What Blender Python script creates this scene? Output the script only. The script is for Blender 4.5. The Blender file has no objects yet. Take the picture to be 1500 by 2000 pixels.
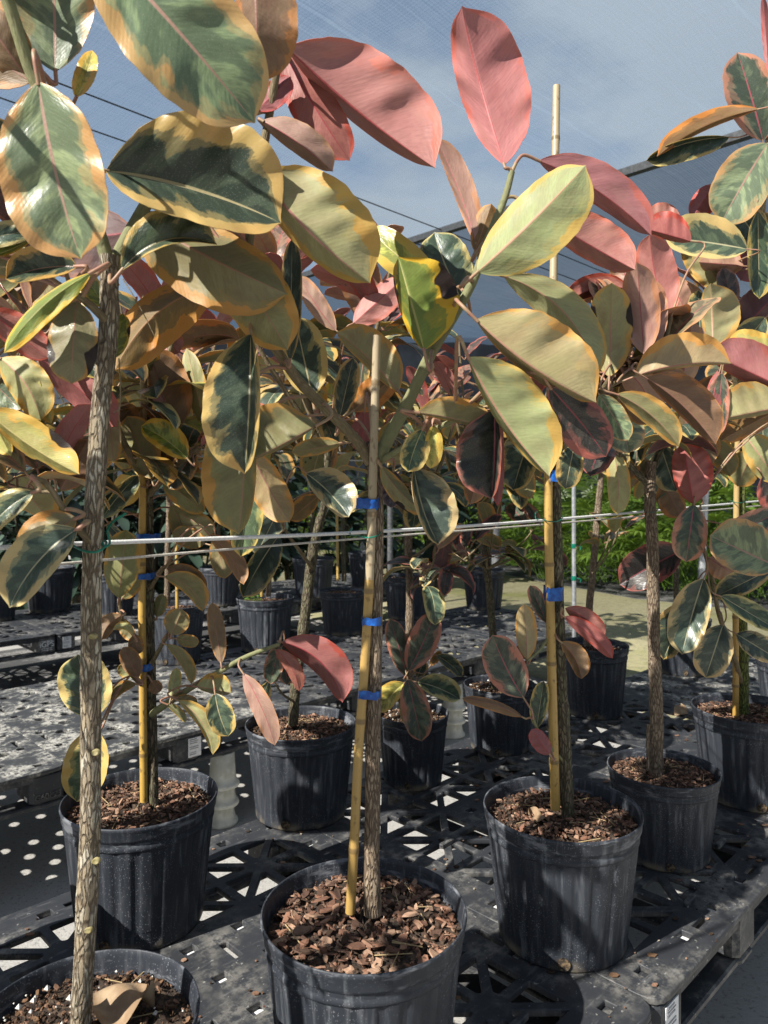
import bpy, math, random
import numpy as np
from mathutils import Vector, Matrix

random.seed(7)
rng = np.random.default_rng(11)
SC = bpy.context.scene
COL = SC.collection
R = math.radians

# ------------------------------------------------------------------ camera
FPX = 1444.0                     # focal length in photo pixels
EYE = 1.50                       # camera height above the ground
cam = bpy.data.objects.new("camera", bpy.data.cameras.new("camera"))
COL.objects.link(cam)
cam.location = (0, 0, EYE)
cam.rotation_euler = (R(90), 0, 0)
cam.data.sensor_fit = 'VERTICAL'
cam.data.sensor_height = 24
cam.data.lens = 24 * FPX / 2000
cam.data.shift_y = -0.025
cam.data.clip_start = 0.05
cam.data.clip_end = 500
cam.data.dof.use_dof = True
cam.data.dof.focus_distance = 1.55
cam.data.dof.aperture_fstop = 5.0
SC.camera = cam

# ------------------------------------------------------------------ world, sun, exposure
SUN_EL, SUN_AZ = R(41), R(50)    # light travels towards (sin az, cos az): over the camera's left shoulder
W = bpy.data.worlds.new("World")
SC.world = W
W.use_nodes = True
nt = W.node_tree
nt.nodes.clear()
o_ = nt.nodes.new('ShaderNodeOutputWorld')
bg1 = nt.nodes.new('ShaderNodeBackground')
bg2 = nt.nodes.new('ShaderNodeBackground')
mx = nt.nodes.new('ShaderNodeMixShader')
sky = nt.nodes.new('ShaderNodeTexSky')
sky.sky_type = 'NISHITA'
sky.sun_disc = False
sky.sun_elevation = SUN_EL
sky.sun_rotation = math.pi + SUN_AZ
sky.air_density = 1.0
sky.ozone_density = 2.0
tc = nt.nodes.new('ShaderNodeTexCoord')
mp = nt.nodes.new('ShaderNodeMapping')
mp.inputs['Scale'].default_value = (1.0, 1.0, 2.2)
mp.inputs['Location'].default_value = (0.35, 0.1, 0.6)
nz = nt.nodes.new('ShaderNodeTexNoise')
nz.inputs['Scale'].default_value = 2.6
nz.inputs['Detail'].default_value = 7
nz.inputs['Roughness'].default_value = 0.55
rp = nt.nodes.new('ShaderNodeValToRGB')
rp.color_ramp.elements[0].position = 0.43
rp.color_ramp.elements[1].position = 0.58
nt.links.new(tc.outputs['Generated'], mp.inputs['Vector'])
nt.links.new(mp.outputs[0], nz.inputs['Vector'])
nt.links.new(nz.outputs['Fac'], rp.inputs[0])
nt.links.new(sky.outputs[0], bg1.inputs[0])
bg1.inputs[1].default_value = 0.05
bg2.inputs[0].default_value = (0.80, 0.90, 1.0, 1)
bg2.inputs[1].default_value = 0.24
nt.links.new(rp.outputs[0], mx.inputs[0])
nt.links.new(bg1.outputs[0], mx.inputs[1])
nt.links.new(bg2.outputs[0], mx.inputs[2])
nt.links.new(mx.outputs[0], o_.inputs[0])

sun = bpy.data.objects.new("sun", bpy.data.lights.new("sun", 'SUN'))
COL.objects.link(sun)
sun.data.energy = 5.0
sun.data.angle = R(0.5)
sun.data.color = (1.0, 0.955, 0.88)
ld = Vector((math.sin(SUN_AZ) * math.cos(SUN_EL), math.cos(SUN_AZ) * math.cos(SUN_EL), -math.sin(SUN_EL)))
sun.rotation_euler = ld.to_track_quat('-Z', 'Y').to_euler()
sun.location = (-3, -3, 6)

SC.view_settings.view_transform = 'Standard'
SC.view_settings.look = 'None'
SC.view_settings.gamma = 1
SC.view_settings.exposure = 0.92

# ------------------------------------------------------------------ helpers
def P3(px, py, D):
    """a photo pixel at distance D -> world point"""
    return np.array([(px - 750) / FPX * D, D, EYE - (py - 950) / FPX * D])

S2 = math.sqrt(.5)
U = np.array([S2, S2, 0.0])      # along the pot rows
Vv = np.array([-S2, S2, 0.0])    # across the rows
def AB(a, b, z=0.0):
    return U * a + Vv * b + np.array([0, 0, z])

def tag(o, label=None, cat=None, group=None, kind=None):
    if label: o['label'] = label
    if cat: o['category'] = cat
    if group: o['group'] = group
    if kind: o['kind'] = kind
    return o

def empty(name, loc, rz=0.0):
    o = bpy.data.objects.new(name, None)
    o.empty_display_size = .1
    COL.objects.link(o)
    o.location = tuple(loc)
    o.rotation_euler = (0, 0, rz)
    return o

class MB:
    def __init__(s):
        s.V = []; s.F = []; s.UV = []; s.M = []; s.A = []; s.B = []; s.C = []; s.n = 0
    def add(s, V, F, uv=None, m=0, A=None, B=None, C=None):
        V = np.asarray(V, float).reshape(-1, 3)
        k = len(V)
        s.V.append(V)
        s.F += [tuple(i + s.n for i in f) for f in F]
        s.M += [m] * len(F)
        s.UV.append(np.zeros((k, 2)) if uv is None else np.asarray(uv, float).reshape(-1, 2))
        for L, x in ((s.A, A), (s.B, B), (s.C, C)):
            x = np.array([.5, .5, .5, 0]) if x is None else np.asarray(x, float)
            L.append(np.tile(x, (k, 1)) if x.ndim == 1 else x)
        s.n += k
    def mesh(s, name, mats, origin=(0, 0, 0), smooth=True):
        me = bpy.data.meshes.new(name)
        V = np.concatenate(s.V) - np.asarray(origin, float)
        me.from_pydata(V.tolist(), [], s.F)
        for m in (mats if isinstance(mats, (list, tuple)) else [mats]):
            me.materials.append(m)
        me.polygons.foreach_set('material_index', s.M)
        me.polygons.foreach_set('use_smooth', [smooth] * len(s.F))
        li = np.empty(len(me.loops), dtype=np.int32)
        me.loops.foreach_get('vertex_index', li)
        UVv = np.concatenate(s.UV)
        me.uv_layers.new(name='UVMap').data.foreach_set('uv', UVv[li].ravel())
        for nm, L in (('ca', s.A), ('cb', s.B), ('cc', s.C)):
            at = me.attributes.new(nm, 'FLOAT_COLOR', 'POINT')
            at.data.foreach_set('color', np.concatenate(L).ravel())
        me.update()
        return me
    def build(s, name, mats, parent=None, origin=(0, 0, 0), smooth=True):
        o = bpy.data.objects.new(name, s.mesh(name, mats, origin, smooth))
        COL.objects.link(o)
        if parent is not None: o.parent = parent
        return o

def link(name, me, parent=None, loc=(0, 0, 0), rz=0.0, sc=(1, 1, 1)):
    o = bpy.data.objects.new(name, me)
    COL.objects.link(o)
    if parent is not None: o.parent = parent
    o.location = tuple(loc); o.rotation_euler = (0, 0, rz); o.scale = sc
    return o

def catmull(pts, n):
    P = np.asarray(pts, float)
    if len(P) == 2:
        t = np.linspace(0, 1, n)[:, None]
        return P[0] * (1 - t) + P[1] * t
    Q = np.vstack([2 * P[0] - P[1], P, 2 * P[-1] - P[-2]])
    out = []
    m = len(P) - 1
    for x in np.linspace(0, m, n):
        i = min(int(x), m - 1); t = x - i
        p0, p1, p2, p3 = Q[i], Q[i + 1], Q[i + 2], Q[i + 3]
        out.append(.5 * (2 * p1 + (p2 - p0) * t + (2 * p0 - 5 * p1 + 4 * p2 - p3) * t * t + (3 * p1 - p0 - 3 * p2 + p3) * t ** 3))
    return np.array(out)

def tube(mb, pts, r0, r1=None, n=None, seg=12, jit=0.0, nodes=0.0, m=0, A=None, cap=True, r=None, namp=.10, nw=.06):
    r1 = r0 if r1 is None else r1
    pts = np.asarray(pts, float)
    L = np.linalg.norm(np.diff(pts, axis=0), axis=1).sum()
    n = n or max(4, int(L / .02))
    C = catmull(pts, n)
    T = np.gradient(C, axis=0); T /= np.linalg.norm(T, axis=1)[:, None] + 1e-9
    d = np.concatenate([[0], np.cumsum(np.linalg.norm(np.diff(C, axis=0), axis=1))])
    rad = np.linspace(r0, r1, n) if r is None else np.interp(np.linspace(0, 1, n), np.linspace(0, 1, len(r)), r)
    if jit and n > 5:
        k = rng.normal(0, 1, n); k = np.convolve(k, np.ones(5) / 5, 'same'); rad = rad * (1 + jit * k)
    if nodes:
        ph = (d / nodes) % 1.0
        rad = rad * (1 + namp * np.exp(-((ph - .5) / nw) ** 2))
    ref = np.array([0, 1.0, 0]) if abs(T[0][1]) < .9 else np.array([1.0, 0, 0])
    V = []; uv = []
    N = ref - T[0] * ref.dot(T[0]); N /= np.linalg.norm(N)
    ang = np.linspace(0, 2 * math.pi, seg + 1)
    off = rng.normal(0, 1, (n, seg + 1)) * jit * .5
    off[:, -1] = off[:, 0]
    u0 = rng.random() * 50
    if jit >= .045 and n > 24:
        kk = np.cumsum(rng.normal(0, 1, (n, 3)), axis=0); kk = kk - np.linspace(0, 1, n)[:, None] * kk[-1]
        kk = np.stack([np.convolve(kk[:, q], np.ones(7) / 7, 'same') for q in range(3)], 1); kk /= np.abs(kk).max() + 1e-9
        C = C + kk * rad.mean() * .28 * np.array([1, .6, 0])
    for i in range(n):
        N = N - T[i] * N.dot(T[i]); N /= np.linalg.norm(N) + 1e-9
        Bn = np.cross(T[i], N)
        rr = rad[i] * (1 + off[i])
        V.append(C[i] + np.cos(ang)[:, None] * N * rr[:, None] + np.sin(ang)[:, None] * Bn * rr[:, None])
        uv.append(np.stack([ang * max(rad.mean(), 1e-4) + u0, np.full(seg + 1, d[i])], 1))
    V = np.concatenate(V); uv = np.concatenate(uv)
    s = seg + 1
    F = [(i * s + j, i * s + j + 1, (i + 1) * s + j + 1, (i + 1) * s + j) for i in range(n - 1) for j in range(seg)]
    mb.add(V, F, uv, m, A=A)
    if cap:
        for i in (0, n - 1):
            mb.add(np.vstack([V[i * s:(i + 1) * s - 1]]), [tuple(range(seg)) if i else tuple(range(seg))[::-1]], None, m, A=A)
    return C

def box(mb, c, ax, ay, az, m=0, bev=0.0, A=None):
    """box centred at c with half-axis vectors; bev chamfers the vertical and top edges a little"""
    c, ax, ay, az = (np.asarray(x, float) for x in (c, ax, ay, az))
    if bev <= 0:
        V = [c + sx * ax + sy * ay + sz * az for sz in (-1, 1) for sy in (-1, 1) for sx in (-1, 1)]
        mb.add(V, [(0, 2, 3, 1), (4, 5, 7, 6), (0, 1, 5, 4), (2, 6, 7, 3), (0, 4, 6, 2), (1, 3, 7, 5)], None, m, A=A)
        return
    lx, ly, lz = (np.linalg.norm(x) for x in (ax, ay, az))
    ex, ey, ez = ax / lx, ay / ly, az / lz
    b = min(bev, lx * .9, ly * .9, lz * .9)
    def ring(z, k):
        X, Y = lx - k, ly - k
        return [c + ex * x + ey * y + ez * z for x, y in ((-X + b, -Y), (X - b, -Y), (X, -Y + b), (X, Y - b), (X - b, Y), (-X + b, Y), (-X, Y - b), (-X, -Y + b))]
    rs = [ring(-lz, b * .6), ring(-lz + b * .6, 0), ring(lz - b * .6, 0), ring(lz, b * .6)]
    V = [p for r_ in rs for p in r_]
    F = [(i * 8 + j, i * 8 + (j + 1) % 8, (i + 1) * 8 + (j + 1) % 8, (i + 1) * 8 + j) for i in range(3) for j in range(8)]
    F += [tuple(range(8))[::-1], tuple(range(24, 32))]
    mb.add(V, F, None, m, A=A)

# ------------------------------------------------------------------ materials
class NT:
    def __init__(s, name):
        s.m = bpy.data.materials.new(name); s.m.use_nodes = True
        s.t = s.m.node_tree; s.t.nodes.clear()
        s.out = s.t.nodes.new('ShaderNodeOutputMaterial')
    def n(s, typ, **k):
        x = s.t.nodes.new(typ)
        for a, b in k.items(): setattr(x, a, b)
        return x
    def l(s, a, b):
        s.t.links.new(a, b)
    def put(s, sock, v):
        if isinstance(v, bpy.types.NodeSocket): s.l(v, sock)
        else: sock.default_value = v
    def math(s, op, a, b=0.0, c=0.0, clamp=False):
        x = s.n('ShaderNodeMath', operation=op); x.use_clamp = clamp
        s.put(x.inputs[0], a); s.put(x.inputs[1], b); s.put(x.inputs[2], c)
        return x.outputs[0]
    def ss(s, lo, hi, v):
        x = s.n('ShaderNodeMapRange', interpolation_type='SMOOTHSTEP')
        s.put(x.inputs[0], v); s.put(x.inputs[1], lo); s.put(x.inputs[2], hi)
        return x.outputs[0]
    def mix(s, f, a, b, mode='MIX'):
        x = s.n('ShaderNodeMix', data_type='RGBA', blend_type=mode)
        s.put(x.inputs[0], f); s.put(x.inputs[6], a); s.put(x.inputs[7], b)
        return x.outputs[2]
    def noise(s, vec, scale, detail=2.0, rough=.5, dist=0.0):
        x = s.n('ShaderNodeTexNoise')
        if vec is not None: s.l(vec, x.inputs['Vector'])
        x.inputs['Scale'].default_value = scale; x.inputs['Detail'].default_value = detail
        x.inputs['Roughness'].default_value = rough; x.inputs['Distortion'].default_value = dist
        return x.outputs['Fac']
    def vor(s, vec, scale, feature='F1'):
        x = s.n('ShaderNodeTexVoronoi', feature=feature)
        if vec is not None: s.l(vec, x.inputs['Vector'])
        x.inputs['Scale'].default_value = scale
        return x
    def comb(s, a, b, c):
        x = s.n('ShaderNodeCombineXYZ')
        s.put(x.inputs[0], a); s.put(x.inputs[1], b); s.put(x.inputs[2], c)
        return x.outputs[0]
    def sep(s, v):
        x = s.n('ShaderNodeSeparateXYZ'); s.l(v, x.inputs[0]); return x.outputs
    def vmul(s, v, k):
        x = s.n('ShaderNodeVectorMath', operation='MULTIPLY'); s.l(v, x.inputs[0]); x.inputs[1].default_value = k
        return x.outputs[0]
    def coord(s, kind='Object'):
        return s.n('ShaderNodeTexCoord').outputs[kind]
    def geo(s):
        return s.n('ShaderNodeNewGeometry').outputs['Position']
    def attr(s, nm):
        return s.n('ShaderNodeAttribute', attribute_name=nm)
    def bump(s, h, strength=.3, dist=.01):
        x = s.n('ShaderNodeBump'); s.l(h, x.inputs['Height'])
        x.inputs['Strength'].default_value = strength; x.inputs['Distance'].default_value = dist
        return x.outputs[0]
    def bsdf(s, col, rough=.5, normal=None, spec=.5, metal=0.0):
        x = s.n('ShaderNodeBsdfPrincipled')
        s.put(x.inputs['Base Color'], col if isinstance(col, bpy.types.NodeSocket) else (*col, 1))
        s.put(x.inputs['Roughness'], rough)
        x.inputs['Specular IOR Level'].default_value = spec
        x.inputs['Metallic'].default_value = metal
        if normal is not None: s.l(normal, x.inputs['Normal'])
        return x.outputs[0]
    def end(s, sh):
        s.l(sh, s.out.inputs[0]); return s.m

def rgba(c): return (*c, 1.0)

def mat_leaf():
    k = NT('rubber_leaf')
    uv = k.sep(k.n('ShaderNodeUVMap').outputs[0])
    u, v = uv[0], k.math('MULTIPLY_ADD', uv[1], 2.0, -1.0)
    av = k.math('ABSOLUTE', v)
    A, B, C = k.attr('ca'), k.attr('cb'), k.attr('cc')
    mw, seed, gl = A.outputs['Alpha'], B.outputs['Alpha'], C.outputs['Alpha']
    gloss = k.math('MODULO', gl, 2.0)
    burn = k.math('GREATER_THAN', gl, 1.9)
    sd = k.math('MULTIPLY', seed, 71.0)
    ul = k.math('MULTIPLY_ADD', av, -0.42, k.math('MULTIPLY', u, 2.3))
    cv = k.comb(ul, k.math('MULTIPLY', v, .38), sd)
    lo = k.comb(k.math('MULTIPLY', u, 2.3), v, k.math('ADD', sd, 9.0))
    n1 = k.noise(cv, 7.5, 4.0, .62)
    n2 = k.noise(lo, 1.7, 1.0)
    n3 = k.noise(cv, 3.6, 2.5, .55)
    fine = k.noise(k.comb(k.math('MULTIPLY', ul, 1.0), k.math('MULTIPLY', v, .12), sd), 36.0, 3.0, .6)
    e = k.math('ADD', av, k.math('MULTIPLY_ADD', n1, .46, -.23))
    e = k.math('ADD', e, k.math('MULTIPLY_ADD', n2, .9, -.45))
    e = k.math('ADD', e, k.math('MULTIPLY', k.math('MAXIMUM', k.math('SUBTRACT', u, .84), 0.0), 1.6))
    th = k.math('MULTIPLY_ADD', mw, -.82, 1.0)
    mask = k.ss(k.math('SUBTRACT', th, .026), k.math('ADD', th, .026), e)
    half = k.ss(k.math('SUBTRACT', th, .20), k.math('SUBTRACT', th, .12), k.math('ADD', e, k.math('MULTIPLY_ADD', n3, .8, -.4)))
    rim = k.ss(.955, .985, av)
    mask = k.math('MAXIMUM', mask, rim)
    main = A.outputs['Color']
    # half-tone zone: paler, greyer flecks inside the green of the upper face
    lighter = k.mix(1.0, main, (2.3, 2.15, 1.9, 1), 'MULTIPLY')
    darker = k.mix(1.0, main, (.72, .74, .74, 1), 'MULTIPLY')
    mcol0 = B.outputs['Color']
    tint = k.mix(gloss, (1.20, 1.30, 1.28, 1), (2.3, 2.15, 1.9, 1))
    lighter = k.mix(1.0, main, tint, 'MULTIPLY')
    band = k.ss(.42, .66, k.noise(k.comb(k.math('MULTIPLY', ul, 1.0), k.math('MULTIPLY', v, .16), k.math('ADD', sd, 3.0)), 3.2, 2.0, .5))
    body = k.mix(k.math('MULTIPLY', k.mix(gloss, band, k.ss(.47, .57, n3)), .72), main, lighter)
    body = k.mix(k.math('MULTIPLY', k.ss(.60, .36, fine), .46), body, darker)
    under = k.math('SUBTRACT', 1.0, gloss)
    hue = k.ss(.46, .72, k.noise(lo, 2.3, 2.0))
    body = k.mix(k.math('MULTIPLY', k.math('MULTIPLY', hue, under), .75), body, k.mix(1.0, main, (1.0, 1.10, 1.0, 1), 'MULTIPLY'))
    dusk = k.ss(.55, .75, k.noise(lo, 1.5, 2.0))
    body = k.mix(k.math('MULTIPLY', k.math('MULTIPLY', dusk, under), .45), body, k.mix(1.0, main, (.78, .62, .60, 1), 'MULTIPLY'))
    body = k.mix(k.math('MULTIPLY', half, k.math('MULTIPLY_ADD', gloss, .16, .18)), body, mcol0)
    mcol = B.outputs['Color']
    mcol = k.mix(k.math('MULTIPLY', k.ss(.42, .7, n2), .35), mcol, k.mix(1.0, mcol, (1.0, .72, .55, 1), 'MULTIPLY'))
    mcol = k.mix(k.math('MULTIPLY', fine, .35), mcol, k.mix(1.0, mcol, (.7, .65, .6, 1), 'MULTIPLY'))
    col = k.mix(mask, body, mcol)
    sp = k.ss(.30, .22, k.vor(k.comb(k.math('MULTIPLY', u, 2.3), v, sd), 34.0).outputs['Distance'])
    col = k.mix(k.math('MULTIPLY', sp, k.math('MULTIPLY', gloss, .12)), col, (.55, .55, .48, 1))
    mid = k.ss(k.math('MULTIPLY_ADD', u, -.03, .052), k.math('MULTIPLY_ADD', u, -.03, .036), av)
    col = k.mix(mid, col, C.outputs['Color'])
    # dried brown patch on the margin of the few damaged leaves
    bn = k.math('ADD', k.math('ADD', av, k.math('MULTIPLY_ADD', n2, 1.0, -.5)), k.math('MULTIPLY', k.math('ABSOLUTE', k.math('SUBTRACT', u, .62)), -2.1))
    bm = k.math('MULTIPLY', k.ss(.60, .66, bn), burn)
    col = k.mix(bm, col, (.022, .012, .008, 1))
    vein = k.math('MULTIPLY', k.math('SINE', k.math('MULTIPLY_ADD', n3, 4.0, k.math('MULTIPLY', ul, 95.0))), k.ss(.3, .7, n2))
    h = k.math('MULTIPLY_ADD', vein, .06, k.math('MULTIPLY', fine, .22))
    h = k.math('ADD', h, k.math('MULTIPLY', k.noise(lo, 5.0, 2.0), 1.6))
    h = k.math('ADD', h, k.math('MULTIPLY', mid, 1.0))
    nrm = k.bump(h, .30, .0022)
    rough = k.math('MULTIPLY_ADD', gloss, -.22, .55)
    rough = k.math('MULTIPLY_ADD', k.noise(lo, 3.0, 3.0), .18, k.math('SUBTRACT', rough, .09))
    sh = k.bsdf(col, rough, nrm, .45)
    tr = k.n('ShaderNodeBsdfTranslucent'); k.l(k.mix(1.0, col, (1.15, 1.1, .6, 1), 'MULTIPLY'), tr.inputs[0]); k.l(nrm, tr.inputs['Normal'])
    mx = k.n('ShaderNodeMixShader'); mx.inputs[0].default_value = .24
    k.l(sh, mx.inputs[1]); k.l(tr.outputs[0], mx.inputs[2])
    return k.end(mx.outputs[0])

def mat_stem(name, c1, c2, c3, green=0.0, fis=1.0, crack=1.0):
    k = NT(name)
    uv = k.n('ShaderNodeUVMap').outputs[0]
    w = k.noise(k.vmul(uv, (120, 30, 1)), 1.0, 3.0, .6)
    n2 = k.noise(k.vmul(uv, (60, 11, 1)), 1.0, 2.0)
    n3 = k.noise(k.vmul(uv, (900, 160, 1)), 1.0, 3.0, .7)
    add = k.n('ShaderNodeVectorMath', operation='ADD'); k.l(k.vmul(uv, (200, 42, 1)), add.inputs[0]); k.l(k.comb(k.math('MULTIPLY', w, 1.8), k.math('MULTIPLY', n2, 2.2), 0.0), add.inputs[1])
    vd = k.vor(add.outputs[0], 1.0, 'DISTANCE_TO_EDGE').outputs['Distance']
    vc = k.n('ShaderNodeSeparateColor'); k.l(k.vor(add.outputs[0], 1.0).outputs['Color'], vc.inputs[0])
    cr = k.ss(k.math('MULTIPLY_ADD', w, .30, .03), .015, vd)
    col = k.mix(k.ss(.25, .85, vc.outputs[0]), rgba(c3), rgba(c1))
    col = k.mix(k.math('MULTIPLY', k.ss(.42, .62, n2), .6), col, rgba(tuple((a + b) / 2 for a, b in zip(c3, c2))))
    col = k.mix(k.math('MULTIPLY', k.ss(.35, .65, n3), .35), col, rgba(c2))
    col = k.mix(k.math('MULTIPLY', cr, .80 * crack), col, rgba(tuple(x * .55 for x in c2)))
    ring = k.math('FRACT', k.math('MULTIPLY', k.math('ADD', k.sep(uv)[1], k.math('MULTIPLY', n2, .012)), 13.0))
    rg = k.math('MULTIPLY', k.ss(.07, .02, k.math('ABSOLUTE', k.math('SUBTRACT', ring, .5))), .55)
    col = k.mix(rg, col, rgba(tuple(x * .9 for x in c2)))
    h = k.math('ADD', k.math('MULTIPLY', cr, -1.0), k.math('MULTIPLY', n3, .25))
    return k.end(k.bsdf(col, .78, k.bump(h, .8 * fis, .003), .25))

def mat_plain(name, c1, c2, scale=30.0, rough=.6, bump=.2, dist=.002, coord='Object', spec=.4, metal=0.0, lo=.4, hi=.65):
    k = NT(name)
    n1 = k.noise(k.coord(coord), scale, 4.0, .6)
    col = k.mix(k.ss(lo, hi, n1), rgba(c1), rgba(c2))
    return k.end(k.bsdf(col, rough, k.bump(n1, bump, dist) if bump else None, spec, metal))

def mat_pot():
    k = NT('black_pot_plastic')
    c = k.coord()
    oi = k.n('ShaderNodeObjectInfo').outputs['Random']
    p = k.n('ShaderNodeVectorMath', operation='ADD'); k.l(c, p.inputs[0]); k.l(k.comb(k.math('MULTIPLY', oi, 9.0), k.math('MULTIPLY', oi, 5.0), 0.0), p.inputs[1])
    p = p.outputs[0]
    col = k.mix(k.noise(p, 6.0, 3.0), (.018, .021, .028, 1), (.036, .041, .050, 1))
    drip = k.noise(k.vmul(p, (70, 70, 3.5)), 1.0, 3.0, .6)
    zone = k.ss(.45, .65, k.noise(p, 5.0, 2.0))
    col = k.mix(k.math('MULTIPLY', k.ss(.5, .72, drip), k.math('MULTIPLY_ADD', zone, .20, .12)), col, (.29, .305, .325, 1))
    vv = k.vor(k.vmul(p, (1, 1, .8)), 300.0)
    sz = k.n('ShaderNodeSeparateColor'); k.l(vv.outputs['Color'], sz.inputs[0])
    spot = k.ss(k.math('MULTIPLY', sz.outputs[0], .42), k.math('MULTIPLY', sz.outputs[0], .26), vv.outputs['Distance'])
    dens = k.ss(.34, .66, k.noise(p, 7.0, 2.0))
    col = k.mix(k.math('MULTIPLY', k.math('MULTIPLY', spot, dens), .42), col, (.36, .37, .39, 1))
    z = k.sep(c)[2]
    scuff = k.math('MULTIPLY', k.ss(.52, .66, k.noise(k.vmul(p, (9, 9, 40)), 1.0, 4.0, .7)), k.ss(.245, .262, z))
    col = k.mix(k.math('MULTIPLY', scuff, .6), col, (.24, .25, .27, 1))
    low = k.math('MULTIPLY', k.ss(.035, .0, z), k.ss(.4, .7, k.noise(p, 16.0, 4.0)))
    col = k.mix(low, col, (.24, .20, .14, 1))
    rough = k.math('MULTIPLY_ADD', k.noise(p, 30.0, 3.0), .25, .36)
    return k.end(k.bsdf(col, rough, k.bump(k.noise(p, 45.0, 3.0), .12, .003), .26))

def mat_deck():
    k = NT('black_pallet_plastic')
    c = k.coord()
    oi = k.n('ShaderNodeObjectInfo').outputs['Random']
    p = k.n('ShaderNodeVectorMath', operation='ADD'); k.l(c, p.inputs[0]); k.l(k.comb(k.math('MULTIPLY', oi, 13.0), 0.0, 0.0), p.inputs[1])
    p = p.outputs[0]
    n1 = k.noise(p, 5.0, 6.0, .62)
    n2 = k.noise(k.vmul(p, (10, 60, 10)), 1.0, 4.0, .65)
    n3 = k.noise(p, 38.0, 4.0, .7)
    col = k.mix(n1, (.020, .022, .026, 1), (.044, .047, .053, 1))
    d = k.math('MULTIPLY', k.ss(.43, .68, n1), k.ss(.38, .62, n3))
    col = k.mix(k.math('MULTIPLY', d, .68), col, (.28, .265, .235, 1))
    col = k.mix(k.math('MULTIPLY', k.ss(.57, .72, n2), .35), col, (.20, .20, .20, 1))
    col = k.mix(k.math('MULTIPLY', k.ss(.68, .74, k.noise(p, 90.0, 2.0)), .5), col, (.36, .35, .32, 1))
    rough = k.math('MULTIPLY_ADD', n3, .3, .34)
    return k.end(k.bsdf(col, rough, k.bump(n3, .18, .003), .28))

def mat_deck_dusty():
    k = NT('dusty_pallet_plastic')
    p = k.coord()
    n1 = k.noise(p, 7.0, 6.0, .66, .6)
    n3 = k.noise(p, 60.0, 4.0, .7)
    col = k.mix(n1, (.03, .032, .035, 1), (.055, .057, .06, 1))
    d = k.math('MULTIPLY', k.ss(.44, .60, n1), k.ss(.40, .58, n3))
    col = k.mix(k.math('MULTIPLY', d, .92), col, (.42, .405, .36, 1))
    return k.end(k.bsdf(col, .55, k.bump(n3, .2, .003), .4))

def mat_chip():
    k = NT('bark_chip')
    a = k.attr('ca').outputs['Color']
    n = k.noise(k.vmul(k.coord(), (220, 60, 220)), 1.0, 3.0, .6)
    col = k.mix(n, k.mix(1.0, a, (.55, .5, .48, 1), 'MULTIPLY'), k.mix(1.0, a, (1.35, 1.3, 1.25, 1), 'MULTIPLY'))
    return k.end(k.bsdf(col, .85, k.bump(n, .5, .002), .2))

def mat_bamboo():
    k = NT('bamboo')
    a = k.attr('ca').outputs['Color']
    uv = k.n('ShaderNodeUVMap').outputs[0]
    n = k.noise(k.vmul(uv, (220, 5, 1)), 1.0, 3.0)
    n2 = k.noise(k.vmul(uv, (90, 60, 1)), 1.0, 3.0)
    col = k.mix(n, k.mix(1.0, a, (.72, .66, .55, 1), 'MULTIPLY'), a)
    col = k.mix(k.math('MULTIPLY', k.ss(.57, .70, n2), .6), col, (.11, .065, .028, 1))
    ring = k.math('FRACT', k.math('MULTIPLY', k.sep(uv)[1], 4.4))
    rg = k.ss(.030, .012, k.math('ABSOLUTE', k.math('SUBTRACT', ring, .5)))
    col = k.mix(k.math('MULTIPLY', rg, .75), col, (.14, .09, .04, 1))
    return k.end(k.bsdf(col, .42, k.bump(n, .15, .001), .45))

def mat_ground():
    k = NT('pale_gravel_ground')
    p = k.geo()
    n1 = k.noise(p, 1.3, 5.0, .6); n2 = k.noise(p, 60.0, 4.0, .7)
    col = k.mix(n1, (.28, .27, .255, 1), (.42, .41, .385, 1))
    col = k.mix(k.math('MULTIPLY', k.ss(.46, .34, n2), .6), col, (.12, .115, .10, 1))
    return k.end(k.bsdf(col, .9, k.bump(n2, .5, .01), .2))

def mat_path():
    k = NT('sandy_path')
    p = k.geo()
    n1 = k.noise(p, .8, 5.0, .62); n2 = k.noise(p, 14.0, 5.0, .7); n3 = k.noise(p, 70.0, 2.0)
    col = k.mix(n1, (.27, .245, .135, 1), (.36, .33, .21, 1))
    col = k.mix(k.math('MULTIPLY', k.ss(.50, .66, k.noise(p, .55, 4.0, .6)), .75), col, (.19, .20, .055, 1))
    col = k.mix(k.math('MULTIPLY', k.ss(.52, .40, n2), .5), col, (.17, .155, .10, 1))
    col = k.mix(k.math('MULTIPLY', k.ss(.66, .70, n3), .6), col, (.55, .52, .42, 1))
    return k.end(k.bsdf(col, .9, k.bump(n2, .5, .015), .2))

def mat_cloth_ground():
    k = NT('black_ground_cloth')
    p = k.geo()
    n1 = k.noise(p, 2.2, 5.0, .65); n2 = k.noise(p, 45.0, 3.0, .7)
    col = k.mix(n1, (.035, .036, .038, 1), (.09, .09, .09, 1))
    col = k.mix(k.math('MULTIPLY', k.ss(.48, .64, n1), k.ss(.35, .65, n2)), col, (.30, .29, .27, 1))
    return k.end(k.bsdf(col, .75, k.bump(n2, .3, .006), .3))

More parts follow.
